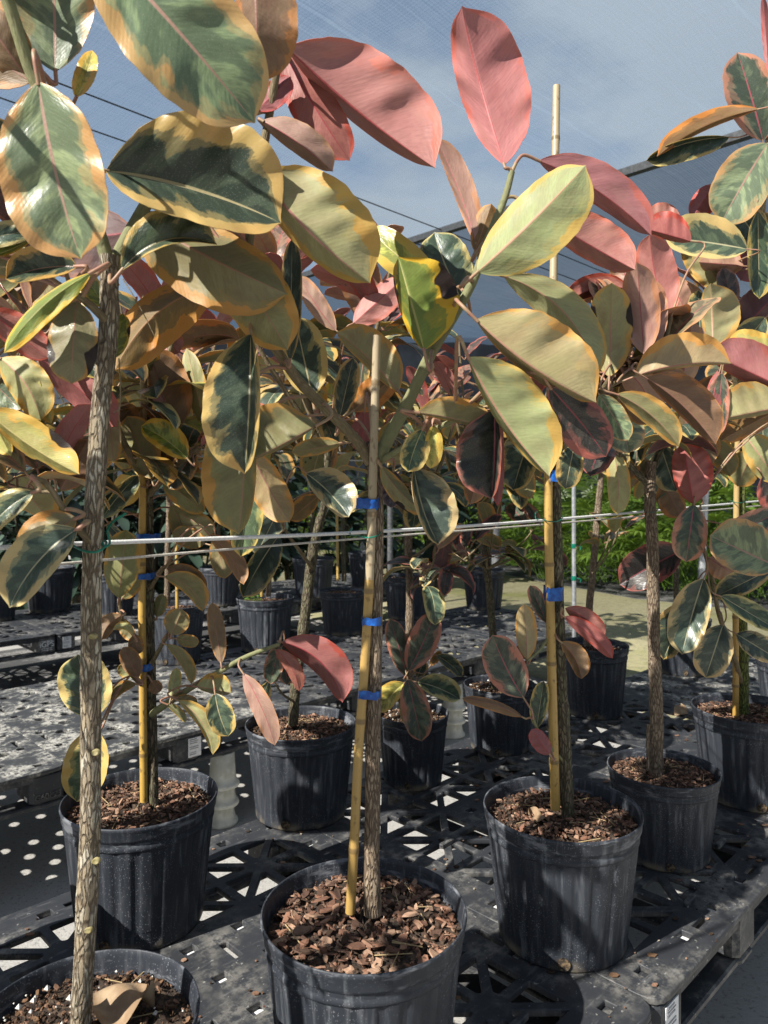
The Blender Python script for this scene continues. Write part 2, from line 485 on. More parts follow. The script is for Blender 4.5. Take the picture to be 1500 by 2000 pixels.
def mat_net(name, dens, c, weave=1.0):
    k = NT(name)
    uv = k.sep(k.n('ShaderNodeUVMap').outputs[0])
    u, v = uv[0], uv[1]
    p = k.comb(u, v, 0.0)
    wob = k.noise(p, 1.2, 3.0)
    a = k.noise(k.comb(k.math('MULTIPLY', u, 1.2), k.math('MULTIPLY_ADD', v, 38.0, k.math('MULTIPLY', wob, 5.0)), 0.0), 1.0, 3.0, .75)
    b = k.noise(k.comb(k.math('MULTIPLY', u, 34.0), k.math('MULTIPLY_ADD', v, 1.1, 3.0), 0.0), 1.0, 3.0, .75)
    big = k.noise(p, .35, 3.0)
    f1 = k.math('SINE', k.math('MULTIPLY', u, 210.0)); f2 = k.math('SINE', k.math('MULTIPLY', v, 210.0))
    wv = k.math('MULTIPLY', k.math('ADD', f1, f2), .035 * weave)
    d = k.math('ADD', k.math('MULTIPLY_ADD', a, .30, -.15), k.math('MULTIPLY_ADD', b, .20, -.10))
    cr = k.math('MULTIPLY', k.ss(.64, .70, k.noise(k.comb(k.math('MULTIPLY', u, .12), k.math('MULTIPLY_ADD', v, 11.0, k.math('MULTIPLY', wob, 2.0)), 4.0), 1.0, 2.0)), .11)
    fac = k.math('ADD', k.math('ADD', k.math('MULTIPLY', d, weave), wv), k.math('ADD', cr, dens))
    fac = k.math('ADD', fac, k.math('MULTIPLY_ADD', big, .2, -.1), clamp=True)
    tp = k.n('ShaderNodeBsdfTransparent')
    tl = k.n('ShaderNodeBsdfTranslucent'); tl.inputs[0].default_value = rgba(c)
    df = k.n('ShaderNodeBsdfDiffuse'); df.inputs[0].default_value = rgba(c)
    m1 = k.n('ShaderNodeMixShader'); m1.inputs[0].default_value = .4
    k.l(tl.outputs[0], m1.inputs[1]); k.l(df.outputs[0], m1.inputs[2])
    m2 = k.n('ShaderNodeMixShader'); k.l(fac, m2.inputs[0]); k.l(tp.outputs[0], m2.inputs[1]); k.l(m1.outputs[0], m2.inputs[2])
    return k.end(m2.outputs[0])

def mat_bright_leaf(name, c1, c2, tr=.3, rough=.4):
    k = NT(name)
    A = k.attr('ca').outputs['Color']
    n = k.noise(k.coord(), 9.0, 2.0)
    col = k.mix(n, rgba(c1), rgba(c2))
    col = k.mix(1.0, col, A, 'MULTIPLY')
    t = k.n('ShaderNodeBsdfTranslucent'); k.l(k.mix(1.0, col, (1.3, 1.2, .5, 1), 'MULTIPLY'), t.inputs[0])
    m = k.n('ShaderNodeMixShader'); m.inputs[0].default_value = tr
    k.l(k.bsdf(col, rough, None, .4), m.inputs[1]); k.l(t.outputs[0], m.inputs[2])
    return k.end(m.outputs[0])

M = {
 'leaf': mat_leaf(),
 'bark_pale': mat_stem('pale_peeling_bark', (.52, .48, .38), (.15, .11, .072), (.34, .28, .19), fis=1.2),
 'bark': mat_stem('brown_fissured_bark', (.36, .285, .20), (.15, .105, .072), (.27, .21, .145), fis=1.2),
 'bark_dark': mat_stem('dark_bark', (.22, .18, .12), (.075, .055, .04), (.15, .15, .08), fis=1.2),
 'bark_moss': mat_stem('mossy_bark', (.15, .18, .05), (.05, .05, .025), (.22, .26, .05), fis=1.2),
 'twig': mat_stem('brown_twig', (.26, .20, .12), (.13, .095, .055), (.20, .165, .09), fis=.5, crack=.45),
 'green_stem': mat_stem('green_stem', (.21, .22, .11), (.15, .16, .075), (.22, .21, .11), fis=.25, crack=.12),
 'petiole': mat_plain('petiole', (.30, .15, .10), (.30, .22, .12), 60, .5, .1),
 'pot': mat_pot(),
 'hole': mat_plain('drain_hole_soil', (.02, .015, .012), (.16, .11, .06), 120, .9, .6, .004),
 'soil': mat_plain('dark_soil', (.022, .015, .011), (.09, .06, .04), 90, .95, .8, .006),
 'chip': mat_chip(),
 'bamboo': mat_bamboo(),
 'tape': mat_plain('blue_tape', (.006, .06, .28), (.015, .13, .46), 60, .38, .4, .002),
 'wire': mat_plain('green_wire', (.0, .11, .07), (.01, .17, .11), 40, .3, .1),
 'rope': mat_plain('white_rope', (.62, .62, .60), (.75, .75, .73), 300, .75, .6, .001),
 'twine': mat_plain('grey_twine', (.42, .39, .34), (.55, .52, .46), 300, .8, .5, .001),
 'deck': mat_deck(),
 'deck_dusty': mat_deck_dusty(),
 'pale_plate': mat_plain('pale_plate', (.62, .62, .62), (.74, .74, .74), 80, .7, .2),
 'white_paint': mat_plain('white_print', (.7, .7, .7), (.8, .8, .8), 60, .6, .0),
 'label_line': mat_plain('label_print', (.25, .25, .25), (.40, .40, .40), 160, .7, .0),
 'ground': mat_ground(), 'path': mat_path(), 'cloth': mat_cloth_ground(),
 'steel': mat_plain('galvanised_steel', (.42, .44, .46), (.60, .62, .64), 40, .38, .1, spec=.5, metal=.75),
 'grey_post': mat_plain('dull_grey_post', (.10, .105, .11), (.17, .175, .18), 30, .6, .1),
 'beam': mat_plain('dark_steel_beam', (.05, .055, .06), (.08, .085, .09), 30, .5, .1),
 'cable': mat_plain('dark_cable', (.02, .022, .025), (.03, .032, .035), 30, .5, .0),
 'net': mat_net('pale_woven_shade_net', .43, (.31, .405, .52)),
 'net_far': mat_net('dark_woven_shade_net', .80, (.055, .085, .13)),  # same net; its darkening at a grazing view is put into the colour
 'wallcloth': mat_plain('dark_shade_wall', (.030, .038, .052), (.055, .068, .088), 1.5, .8, .2, .02),
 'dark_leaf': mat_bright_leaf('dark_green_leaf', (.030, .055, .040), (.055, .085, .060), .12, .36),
 'palm_leaf': mat_bright_leaf('palm_leaf', (.11, .20, .03), (.20, .31, .055), .35, .36),
 'weed': mat_bright_leaf('weed_leaf', (.10, .22, .03), (.16, .30, .05), .3, .5),
 'dry': mat_plain('dry_leaf', (.23, .15, .085), (.34, .25, .155), 25, .8, .5, .004),
 'white_cup': mat_plain('weathered_white_plastic', (.42, .42, .36), (.60, .60, .54), 14, .6, .2),
 'cut': mat_plain('leaf_scar', (.24, .20, .08), (.36, .31, .16), 120, .8, .3),
}

# ------------------------------------------------------------------ setting
def sheet(name, pts, z, mat, label):
    mb = MB()
    mb.add([(p[0], p[1], z) for p in pts], [tuple(range(len(pts)))])
    o = mb.build(name, M[mat], smooth=False)
    return tag(o, label, None, None, 'structure')

sheet('ground', [(-90, -20), (90, -20), (90, 160), (-90, 160)], 0.0, 'ground', 'pale gravelly ground under the pallets')
# path: a band across the view behind the middle pallets, running off to the right
pa = [P3(px, 0, 1)[:1] for px in (0,)]
def gp(px, py): return P3(px, py, EYE * FPX / (py - 950))[:2]
sheet('path', [gp(1640, 1560), gp(1180, 1360), gp(820, 1262), gp(420, 1160), gp(300, 1108), gp(420, 1064), gp(760, 1082), gp(1240, 1170), gp(1640, 1212)], 0.004, 'path', 'sandy path with green algae behind the pallets')
c0 = [gp(-700, 1058), gp(420, 1060), gp(760, 1081), gp(1240, 1169), gp(1640, 1211)]
sheet('ground_cloth', [AB(-3, 3.95)[:2], AB(4.9, 3.95)[:2], AB(4.9, 7.2)[:2], AB(-3, 7.2)[:2]], 0.008, 'cloth', 'dark sheet added on the ground between the middle and the back pallets')  # sheet added to keep this strip of ground dark
sheet('ground_cloth', c0 + [(60, 14), (60, 60), (-60, 60)], 0.003, 'cloth', 'black woven ground cloth beyond the path')

# shade house roof
HR = EYE + 3.4
A_BEAM = 7.40
def net_sheet(name, a0, a1, b0, b1, na, nb, mat, label, amp=.05):
    mb = MB(); V = []; uv = []
    for i in range(na + 1):
        for j in range(nb + 1):
            a = a0 + (a1 - a0) * i / na; b = b0 + (b1 - b0) * j / nb
            q = min(1, abs(a - A_BEAM) / 1.5); z = HR + q * amp * math.sin(a * 1.7 + b * .6) * math.sin(b * 2.1) + q * .02 * math.sin(b * 7 + a)
            V.append(AB(a, b, z)); uv.append((a, b))
    F = [(i * (nb + 1) + j, (i + 1) * (nb + 1) + j, (i + 1) * (nb + 1) + j + 1, i * (nb + 1) + j + 1) for i in range(na) for j in range(nb)]
    mb.add(V, F, uv)
    return tag(mb.build(name, M[mat]), label, 'shade net')
net_sheet('shade_net', 1.3, A_BEAM, -7, 16, 24, 90, 'net', 'pale blue woven shade net stretched overhead on this side of the roof beam')
net_sheet('shade_net', A_BEAM, 40, -16, 40, 60, 60, 'net_far', 'woven shade net beyond the roof beam, coloured darker for its grazing view')
mb = MB(); box(mb, AB(A_BEAM, 8, HR - .055), Vv * 22, U * .045, (0, 0, .04))
tag(mb.build('roof_beam', M['beam'], smooth=False), 'dark steel roof beam crossing under the shade net', 'beam')
CAB = 'thin cables under the shade net'
for b, a0, lab in ((6.3, 1.4, 'thin dark cable under the net, the upper one'), (6.9, 1.4, 'thin dark cable under the net, below the upper one'), (5.75, A_BEAM + .1, 'thin dark cable under the net at the right, passing behind the pink leaves')):
    mb = MB(); tube(mb, [AB(a0, b, HR - .02), AB(9, b, HR - .05), AB(22, b, HR - .02)], .007, n=14, seg=6)
    tag(mb.build('roof_cable', M['cable']), lab, 'cable', CAB)
mb = MB(); V = []; uv = []
wp = [(-40, 11), (-14, 15.5), (0, 17.5), (14, 18.5), (45, 17)]
for x, y in wp: V += [(x, y, -.05), (x, y, HR + .15)]
mb.add(V, [(2 * i, 2 * i + 2, 2 * i + 3, 2 * i + 1) for i in range(len(wp) - 1)])
box(mb, (0, 18.9, 1), (40, 0, 0), (0, .02, 0), (0, 0, .02))
tag(mb.build('shade_wall', M['wallcloth'], smooth=False), 'dark shade cloth wall closing the far end of the shade house', 'cloth wall')

# ------------------------------------------------------------------ pallets
TOP = EYE - 1.037                 # height of the pallet decks
PA, PB, PH = 1.006, 1.25, .142
def inset_sector(t1, t2, hx, hy, off, rin):
    """one slot of a star cell between spokes t1 and t2, cut off by the cell's border"""
    def ray(t, sgn):
        d = np.array([math.cos(t), math.sin(t)]); n = np.array([-d[1], d[0]]) * sgn * off
        s = min((hx - abs(0)) / max(abs(d[0]), 1e-6), hy / max(abs(d[1]), 1e-6))
        # hit the border with the shifted line
        ts = []
        for ax_, h in ((0, hx), (1, hy)):
            if abs(d[ax_]) > 1e-6:
                ts.append((math.copysign(h, d[ax_]) - n[ax_]) / d[ax_])
        s = min(ts)
        return d * rin + n, d * s + n
    i1, o1 = ray(t1, 1); i2, o2 = ray(t2, -1)
    pts = [i1, o1]
    corner = None
    for cx in (-hx, hx):
        for cy in (-hy, hy):
            tc_ = math.atan2(cy, cx) % (2 * math.pi)
            if t1 % (2 * math.pi) + .02 < tc_ < (t1 % (2 * math.pi)) + (t2 - t1) - .02: corner = np.array([cx, cy])
    if corner is not None: pts.append(corner)
    pts += [o2, i2]
    return pts

def round_poly(pts, r=.006, n=3):
    out = []
    P = [np.asarray(p, float) for p in pts]
    for i in range(len(P)):
        a, b, c = P[i - 1], P[i], P[(i + 1) % len(P)]
        d1, d2 = a - b, c - b
        l1, l2 = np.linalg.norm(d1), np.linalg.norm(d2)
        k = min(r, l1 * .4, l2 * .4)
        p, q = b + d1 / l1 * k, b + d2 / l2 * k
        for t in np.linspace(0, 1, n):
            out.append((1 - t) ** 2 * p + 2 * t * (1 - t) * b + t * t * q)
    return out

def deck_curve(kind):
    cu = bpy.data.curves.new('deck', 'CURVE'); cu.dimensions = '2D'; cu.fill_mode = 'BOTH'
    cu.extrude = .005; cu.bevel_depth = .0025; cu.bevel_resolution = 1
    holes = []; squares = []
    hx, hy = PA / 2, PB / 2
    holes.append(round_poly([(-hx, -hy), (hx, -hy), (hx, hy), (-hx, hy)], .05, 5))
    def rect(cx, cy, w, h, r=.004): holes.append(round_poly([(cx - w, cy - h), (cx + w, cy - h), (cx + w, cy + h), (cx - w, cy + h)], r))
    def sq(cx, cy, s=.0185):
        rect(cx, cy, s, s * .85); squares.append((cx, cy))
    for sx in (-1, 1):
        for sy in (-1, 1): sq(sx * (hx - .075), sy * (hy - .07))
        for y in (-.36, -.15, .15, .36): sq(sx * (hx - .06), y + .03 * sx)
        rect(sx * (hx - .055), .255, .012, .04); rect(sx * (hx - .055), -.255, .012, .04)
    for sy in (-1, 1):
        for x in (-.24, -.08, .1, .26): sq(x, sy * (hy - .06))
        rect(-.16, sy * (hy - .055), .035, .010); rect(.18, sy * (hy - .055), .035, .010)
    ix, iy = hx - .105, hy - .105
    if kind == 'star':
        nx, ny = 3, 4
        cw, ch = 2 * ix / nx, 2 * iy / ny
        for i in range(nx):
            for j in range(ny):
                cx, cy = -ix + cw * (i + .5), -iy + ch * (j + .5)
                if (i, j) in ((1, 1), (1, 2)) :
                    for sx in (-1, 1):
                        for sy in (-1, 1): sq(cx + sx * cw * .25, cy + sy * ch * .25, .0185)
                    rect(cx, cy, .012, .035)
                    continue
                kx, ky = cw / 2 - .011, ch / 2 - .011
                dg = math.atan2(ky, kx)
                an = sorted([0, dg, math.pi / 2, math.pi - dg, math.pi, math.pi + dg, 1.5 * math.pi, 2 * math.pi - dg, 2 * math.pi])
                for q in range(8):
                    pts = inset_sector(an[q], an[q + 1], kx, ky, .0085, .040)
                    holes.append(round_poly([(cx + p[0], cy + p[1]) for p in pts], .008))
    else:
        r = .030
        nrow = 9
        for i in range(nrow):
            y = -iy + 2 * iy * (i + .5) / nrow
            for j in range(7):
                x = -ix + 2 * ix * (j + .25 + .5 * (i % 2)) / 7
                if abs(x) > ix - .02: continue
                if (i, j) in ((4, 3), (2, 1), (6, 5)): continue
                holes.append([(x + r * math.cos(t), y + r * .92 * math.sin(t)) for t in np.linspace(0, 2 * math.pi, 15)[:-1]])
    for h in holes:
        sp = cu.splines.new('POLY'); sp.points.add(len(h) - 1)
        for p, q in zip(sp.points, h): p.co = (q[0], q[1], 0, 1)
        sp.use_cyclic_u = True
    ob = bpy.data.objects.new('deck_tmp', cu); COL.objects.link(ob)
    dg_ = bpy.context.evaluated_depsgraph_get()
    me = bpy.data.meshes.new_from_object(ob.evaluated_get(dg_))
    me.name = 'deck_' + kind
    bpy.data.objects.remove(ob)
    return me, squares

DECK = {k: deck_curve(k) for k in ('star', 'round')}
for k in DECK:
    DECK[k][0].materials.clear()
    DECK[k][0].materials.append(M['deck'] if k == 'star' else M['deck_dusty'])
def text_mesh(s, size, ext=.0006):
    cu = bpy.data.curves.new('t', 'FONT'); cu.body = s; cu.size = size; cu.extrude = ext; cu.align_x = 'CENTER'; cu.align_y = 'CENTER'
    ob = bpy.data.objects.new('t_tmp', cu); COL.objects.link(ob)
    me = bpy.data.meshes.new_from_object(ob.evaluated_get(bpy.context.evaluated_depsgraph_get()))
    bpy.data.objects.remove(ob)
    return me

mb = MB(); box(mb, (0, 0, 0), (.062, 0, 0), (0, .075, 0), (0, 0, .054), bev=.014); BLOCK = mb.mesh('leg_block', M['deck'], smooth=False)
mb = MB(); box(mb, (0, 0, 0), (PA / 2 - .004, 0, 0), (0, .040, 0), (0, 0, .010), bev=.008); RUN_A = mb.mesh('runner', M['deck'], smooth=False)
mb = MB(); box(mb, (0, 0, 0), (.042, 0, 0), (0, PB / 2 - .004, 0), (0, 0, .0085), bev=.008); RUN_B = mb.mesh('runner', M['deck'], smooth=False)
mb = MB()
for sx in (-1, 1): box(mb, (sx * (PA / 2 - .014), 0, 0), (.008, 0, 0), (0, PB / 2 - .06, 0), (0, 0, .012))
for sy in (-1, 1): box(mb, (0, sy * (PB / 2 - .014), 0), (PA / 2 - .06, 0, 0), (0, .008, 0), (0, 0, .012))
LIP = mb.mesh('deck_lip', M['deck'], smooth=False)
mb = MB()
for x in np.linspace(-.40, .40, 10): box(mb, (x, 0, 0), (.005, 0, 0), (0, PB / 2 - .08, 0), (0, 0, .010))
for y in np.linspace(-.50, .50, 9): box(mb, (0, y, -.004), (PA / 2 - .08, 0, 0), (0, .004, 0), (0, 0, .008))
mb = MB(); box(mb, (0, 0, 0), (.022, 0, 0), (0, .019, 0), (0, 0, .002)); PLATE = mb.mesh('pale_plate', M['pale_plate'], smooth=False)
mb = MB(); box(mb, (0, 0, 0), (.03, 0, 0), (0, .007, 0), (0, 0, .007), bev=.004); LUG = mb.mesh('lug', M['deck'], smooth=False)
def sticker_mesh():
    mb = MB(); box(mb, (0, 0, 0), (.030, 0, 0), (0, .0012, 0), (0, 0, .040))
    r = random.Random(3)
    for i in range(9):
        z = .034 - i * .0078
        if i in (3, 6): continue
        w = .025 * (.6 + .4 * r.random())
        box(mb, (-.025 + w, -.0016, z), (w, 0, 0), (0, .0007, 0), (0, 0, .0012 if i % 2 else .0018), 1)
    return mb.mesh('label', [M['white_paint'], M['label_line']], smooth=False)
STICK = sticker_mesh()
T_GPS, T_SM, T_EM = text_mesh('iGPS', .052, .0012), text_mesh('www.igps.net', .0135, .0012), text_mesh('G60L23', .030, .002)
for t in (T_GPS, T_SM, T_EM):
    t.materials.clear(); t.materials.append(M['deck'] if t is T_EM else M['white_paint'])
    t.polygons.foreach_set('material_index', [0] * len(t.polygons))

PAL = 'black plastic pallets the pots stand on'
def pallet(a0, b0, kind, label, near=False, sticker=None, logo=None, emb=None, z=TOP):
    """a0,b0: near corner in row coordinates"""
    c = AB(a0 + PA / 2, b0 + PB / 2, z)
    root = empty('pallet', (c[0], c[1], z - PH), R(45))
    tag(root, label, 'pallet', PAL)
    link('deck', DECK[kind][0], root, (0, 0, PH - .0075))
    link('deck_lip', LIP, root, (0, 0, PH - .0275))
    for i in (-1, 0, 1):
        for j in (-1, 0, 1):
            link('leg_block', BLOCK, root, (i * (PA / 2 - .066), j * (PB / 2 - .079), .073))
    for j in (-1, 0, 1): link('bottom_runner', RUN_A, root, (0, j * (PB / 2 - .050), .0105))
    for i in (-1, 0, 1): link('bottom_runner', RUN_B, root, (i * (PA / 2 - .052), 0, .0090))
    if near:
        for x, y in DECK[kind][1]: link('pale_plate', PLATE, root, (x, y, PH - .0175))
        for x, y in ((.12, -.46), (.26, -.46), (-.30, .1), (-.1, -.52)): link('lug', LUG, root, (x, y, PH + .006), R(2))
    yf = -(PB / 2 - .079) - .075
    if sticker:
        for x in sticker: link('label', STICK, root, (x, yf - .0014, .073))
    if logo:
        for x in logo:
            for me, dz in ((T_GPS, .004), (T_SM, .030), (T_SM, -.022), (T_SM, -.034)):
                o = link('logo', me, root, (x, yf - .0018, .073 + dz)); o.rotation_euler = (R(90), 0, 0)
    if emb:
        o = link('embossed_code', T_EM, root, (emb, yf - .0015, .045)); o.rotation_euler = (R(90), 0, 0)
    return root

cb = PA / 2 - .066
BF = .658
pallet(1.437, BF, 'star', 'black pallet with a star cut deck under the bark filled pot at front right', True, sticker=(-cb,))
pallet(.425, BF, 'star', 'black pallet carrying the largest pot at the front centre of the photo', True)
pallet(-.587, BF, 'star', 'black pallet under the pot cut off at the bottom left corner', True)
pallet(2.449, BF, 'star', 'black pallet behind, under the big pot at the right edge of the photo', True)
pallet(3.461, BF, 'round', 'smooth black pallet with round holes beyond the right edge pot')
pallet(4.473, BF, 'round', 'round holed black pallet at the far end of the front row')
BM = 2.785
ma = 5.16 - PA
rows = [('star', 'black star cut pallet at the far end of the middle row beside the sandy path', {}),
        ('star', 'black star cut pallet with white print behind the young low leafy plant', dict(logo=(-cb, ), sticker=(cb,))),
        ('star', 'black star cut pallet in the middle row under the two lit pots', {}),
        ('round', 'dusty round holed pallet in the middle row with a paper label facing the front pots', dict(sticker=(.03,))),
        ('round', 'dusty black pallet with round holes at the left behind the peeling trunk', dict(emb=cb - .0)),
        ('round', 'dusty round holed black pallet at the left edge of the photo', dict())]
for i, (kd, lab, kw) in enumerate(rows):
    pallet(ma - i * (PA + .006), BM, kd, lab, False, **kw)
BK = 5.3
for i, (kd, lab, kw) in enumerate([('star', 'black pallet in the back row, at its right end', {}), ('star', 'black pallet in the back row behind the pot with green weeds', {}),
                                   ('star', 'black pallet in the back row just right of the paper labelled one', {}),
                                   ('star', 'black pallet in the back row with a white paper label', dict(sticker=(-cb,))),
                                   ('star', 'black pallet in the back row with white lettering on its leg, at the left edge', dict(logo=(cb,)))]):
    pallet(5.09 - i * (PA + .006), BK, kd, lab, False, **kw)

# weathered white nursery cups stacked as feet under the middle row
mbc = MB()
def lathe(mb, prof, seg=32, m=0, fl=None):
    V = []; uv = []
    for (r, z) in prof:
        for j in range(seg):
            t = 2 * math.pi * j / seg
            rr = r * (fl(t, z) if fl else 1)
            V.append((rr * math.cos(t), rr * math.sin(t), z)); uv.append((t * .17, z))
    F = [(i * seg + j, i * seg + (j + 1) % seg, (i + 1) * seg + (j + 1) % seg, (i + 1) * seg + j) for i in range(len(prof) - 1) for j in range(seg)]
    mb.add(V, F, uv, m)
lathe(mbc, [(.0, .150), (.048, .150), (.052, .146), (.058, .05), (.064, .022), (.072, .018), (.076, .004), (.072, 0)], 24)
CUP = mbc.mesh('white_cup', M['white_cup'])
for s, (px, Dq, lab) in enumerate(((432, 3.30, 'left stack between the two pots'), (884, 4.45, 'right stack behind the young leafy plant'))):
    x = P3(px, 0, Dq)[0]
    for q, w in enumerate(('lowest', 'middle', 'topmost')):
        tag(link('white_cup', CUP, None, (x + .003 * q, Dq, .001 + q * .083)), 'weathered white cup, %s in the %s' % (w, lab), 'cup', 'white cups stacked as pallet feet')

# ------------------------------------------------------------------ pots
PR, PHT = .18, .295
def pot_mesh():
    mb = MB()
    def fl(t, z):
        if z < .012 or z > .236: return 1.0
        k = min(1, (z - .012) / .02, (.236 - z) / .012)
        a = math.sin(t * 24 + 1.2 * math.sin(t * 3))
        return 1 - k * .026 * (.5 - .5 * math.tanh(3.2 * (a + .35)))
    prof = [(.0, .003), (.136, .003), (.143, .0), (.1455, .006), (.146, .014)]
    for i in range(1, 10): prof.append((.146 + .0205 * i / 10, .014 + .222 * i / 10))
    prof += [(.1668, .237), (.1705, .239), (.1722, .243), (.1724, .250), (.1700, .2535), (.1712, .260), (.1750, .2635), (.1765, .268), (.1780, .285), (.1798, .288), (.1803, .292), (.1796, .2955), (.1778, .2965), (.1760, .295), (.1745, .286), (.1722, .270), (.168, .22), (.150, .05)]
    lathe(mb, prof, 288, 0, fl)
    return mb.mesh('pot', M['pot'])
POT = pot_mesh()
def hole_mesh():
    mb = MB()
    n = 16; r = .0115
    V = [(0, -.003, 0)]; F = []
    for k, (rr, y) in enumerate(((r * .7, -.004), (r, -.0005), (r * 1.25, .0012))):
        for j in range(n): V.append((rr * math.cos(2 * math.pi * j / n), -y * 1.0 - .002 if k else -.0035 + .002 * random.random(), rr * math.sin(2 * math.pi * j / n)))
    for j in range(n):
        F.append((0, 1 + j, 1 + (j + 1) % n))
        for k in (0, 1): F.append((1 + k * n + j, 1 + (k + 1) * n + j, 1 + (k + 1) * n + (j + 1) % n, 1 + k * n + (j + 1) % n))
    mb.add(V, F)
    return mb.mesh('drain_hole', M['hole'])
HOLE = hole_mesh()

def soil_mesh():
    mb = MB(); V = [(0, 0, .008)]; F = []; nr, ns = 12, 40
    for i in range(1, nr + 1):
        r = .171 * i / nr
        for j in range(ns):
            t = 2 * math.pi * j / ns
            V.append((r * math.cos(t), r * math.sin(t), .010 * (1 - (i / nr) ** 2) + .004 * rng.normal() * (i < nr)))
    for j in range(ns): F.append((0, 1 + j, 1 + (j + 1) % ns))
    for i in range(nr - 1):
        for j in range(ns): F.append((1 + i * ns + j, 1 + (i + 1) * ns + j, 1 + (i + 1) * ns + (j + 1) % ns, 1 + i * ns + (j + 1) % ns))
    mb.add(V, F)
    return mb.mesh('soil', M['soil'])
SOIL = soil_mesh()
def chips_mesh(n, seed, smin, smax, pal, perlite=0):
    r = random.Random(seed); mb = MB()
    for i in range(n):
        rad = .168 * math.sqrt(r.random()); t = r.random() * 6.283
        s = smin + (smax - smin) * r.random() ** 2.2
        w, th = s * (.25 + .38 * r.random()), .0012 + .0026 * r.random()
        if rad < .02: rad += .02
        rad = min(rad, .170 - s * .5)
        z = .010 * (1 - (rad / .17) ** 2) + .002 + .011 * r.random()
        yaw, pit, rol = r.random() * 6.283, r.gauss(0, .30), r.gauss(0, .35)
        Rm = np.array(Matrix.Rotation(yaw, 3, 'Z') @ Matrix.Rotation(pit, 3, 'Y') @ Matrix.Rotation(rol, 3, 'X'))
        out = []
        k = 7
        for j in range(k):
            q = 6.283 * j / k
            f = .75 + .4 * r.random()
            out.append((s * .5 * math.cos(q) * f, w * .5 * math.sin(q) * f))
        V = [(x, y, -th / 2) for x, y in out] + [(x * .86, y * .86, th / 2 + .0008 * r.gauss(0, 1)) for x, y in out]
        V = np.array(V) @ Rm.T + np.array([rad * math.cos(t), rad * math.sin(t), z])
        F = [(j, (j + 1) % k, k + (j + 1) % k, k + j) for j in range(k)] + [tuple(range(k, 2 * k)), tuple(range(k))[::-1]]
        c = r.choice(pal); g = .75 + .5 * r.random()
        mb.add(V, F, A=(c[0] * g, c[1] * g, c[2] * g, 0))
    for i in range(perlite):
        rad = .16 * math.sqrt(r.random()); t = r.random() * 6.283; s = .002 + .005 * r.random() ** 3
        V = [(s * x, s * y, s * z_) for x, y, z_ in ((1, 0, 0), (-1, .2, 0), (0, 1, .1), (.1, -1, 0), (0, 0, 1), (0, 0, -1))]
        V = np.array(V) + np.array([rad * math.cos(t), rad * math.sin(t), .014 + .01 * r.random()])
        mb.add(V, [(0, 2, 4), (2, 1, 4), (1, 3, 4), (3, 0, 4), (2, 0, 5), (1, 2, 5), (3, 1, 5), (0, 3, 5)], A=(.62, .62, .58, 0))
    # straws
    for i in range(14):
        rad = .14 * math.sqrt(r.random()); t = r.random() * 6.283; y = r.random() * 6.283; L = .02 + .05 * r.random()
        p = np.array([rad * math.cos(t), rad * math.sin(t), .016]); d = np.array([math.cos(y), math.sin(y), .12 * r.gauss(0, 1)]) * L / 2
        q = p + d
        if math.hypot(q[0], q[1]) > .165: d *= .2
        tube(mb, [p - d, p + d], .0009, n=3, seg=5, A=(.42, .33, .18, 0))
    return mb.mesh('bark_mulch', M['chip'], smooth=False)
RED = [(.185, .100, .066), (.13, .072, .050), (.24, .145, .10), (.085, .052, .038), (.30, .20, .14), (.17, .115, .085)]
DRK = [(.05, .032, .022), (.09, .055, .035), (.035, .024, .018), (.14, .085, .05), (.20, .12, .08)]
CHIPS = [chips_mesh(1000, 1, .005, .036, RED + DRK[:1]), chips_mesh(1200, 2, .004, .026, RED + DRK[:2]), chips_mesh(1500, 3, .003, .019, DRK, 90), chips_mesh(420, 4, .010, .035, RED + DRK)]

def add_pot(root, W_, H_, chip=1, rz=0.0, holes=True):
    s = W_ / (2 * PR); sz = H_ / PHT
    p = link('pot', POT, root, (0, 0, .0), rz, (s, s, sz))
    if holes:
        for a in (-90 - 12, 30, 150):
            t = R(a) 
            rr = .1475
            link('drain_hole', HOLE, p, (rr * math.cos(t - rz), rr * math.sin(t - rz), .022), t - rz + R(90))
    link('soil', SOIL, root, (0, 0, H_ * .872), rz, (s, s, s))
    tag(link('bark_mulch', CHIPS[chip], root, (0, 0, H_ * .872), rz, (s, s, s)), kind='stuff')
    return p

# ------------------------------------------------------------------ leaves
PT = np.array([0, .02, .05, .1, .18, .28, .40, .52, .64, .75, .84, .90, .94, .965, .985, 1.0])
PW = np.array([.02, .21, .38, .57, .77, .915, .99, 1.0, .965, .88, .735, .565, .37, .18, .07, .008])
def prof(t): 
    return np.interp(t, PT, PW)
_pt = np.linspace(0, 1, 201); _pw = np.convolve(np.pad(prof(_pt), 4, mode='edge'), np.ones(9) / 9, 'valid'); _pw[0] = .02; _pw[-1] = .006; _pw[-4:] = np.minimum(_pw[-4:], [.05, .035, .02, .006])
def prof(t): return np.interp(t, _pt, _pw)

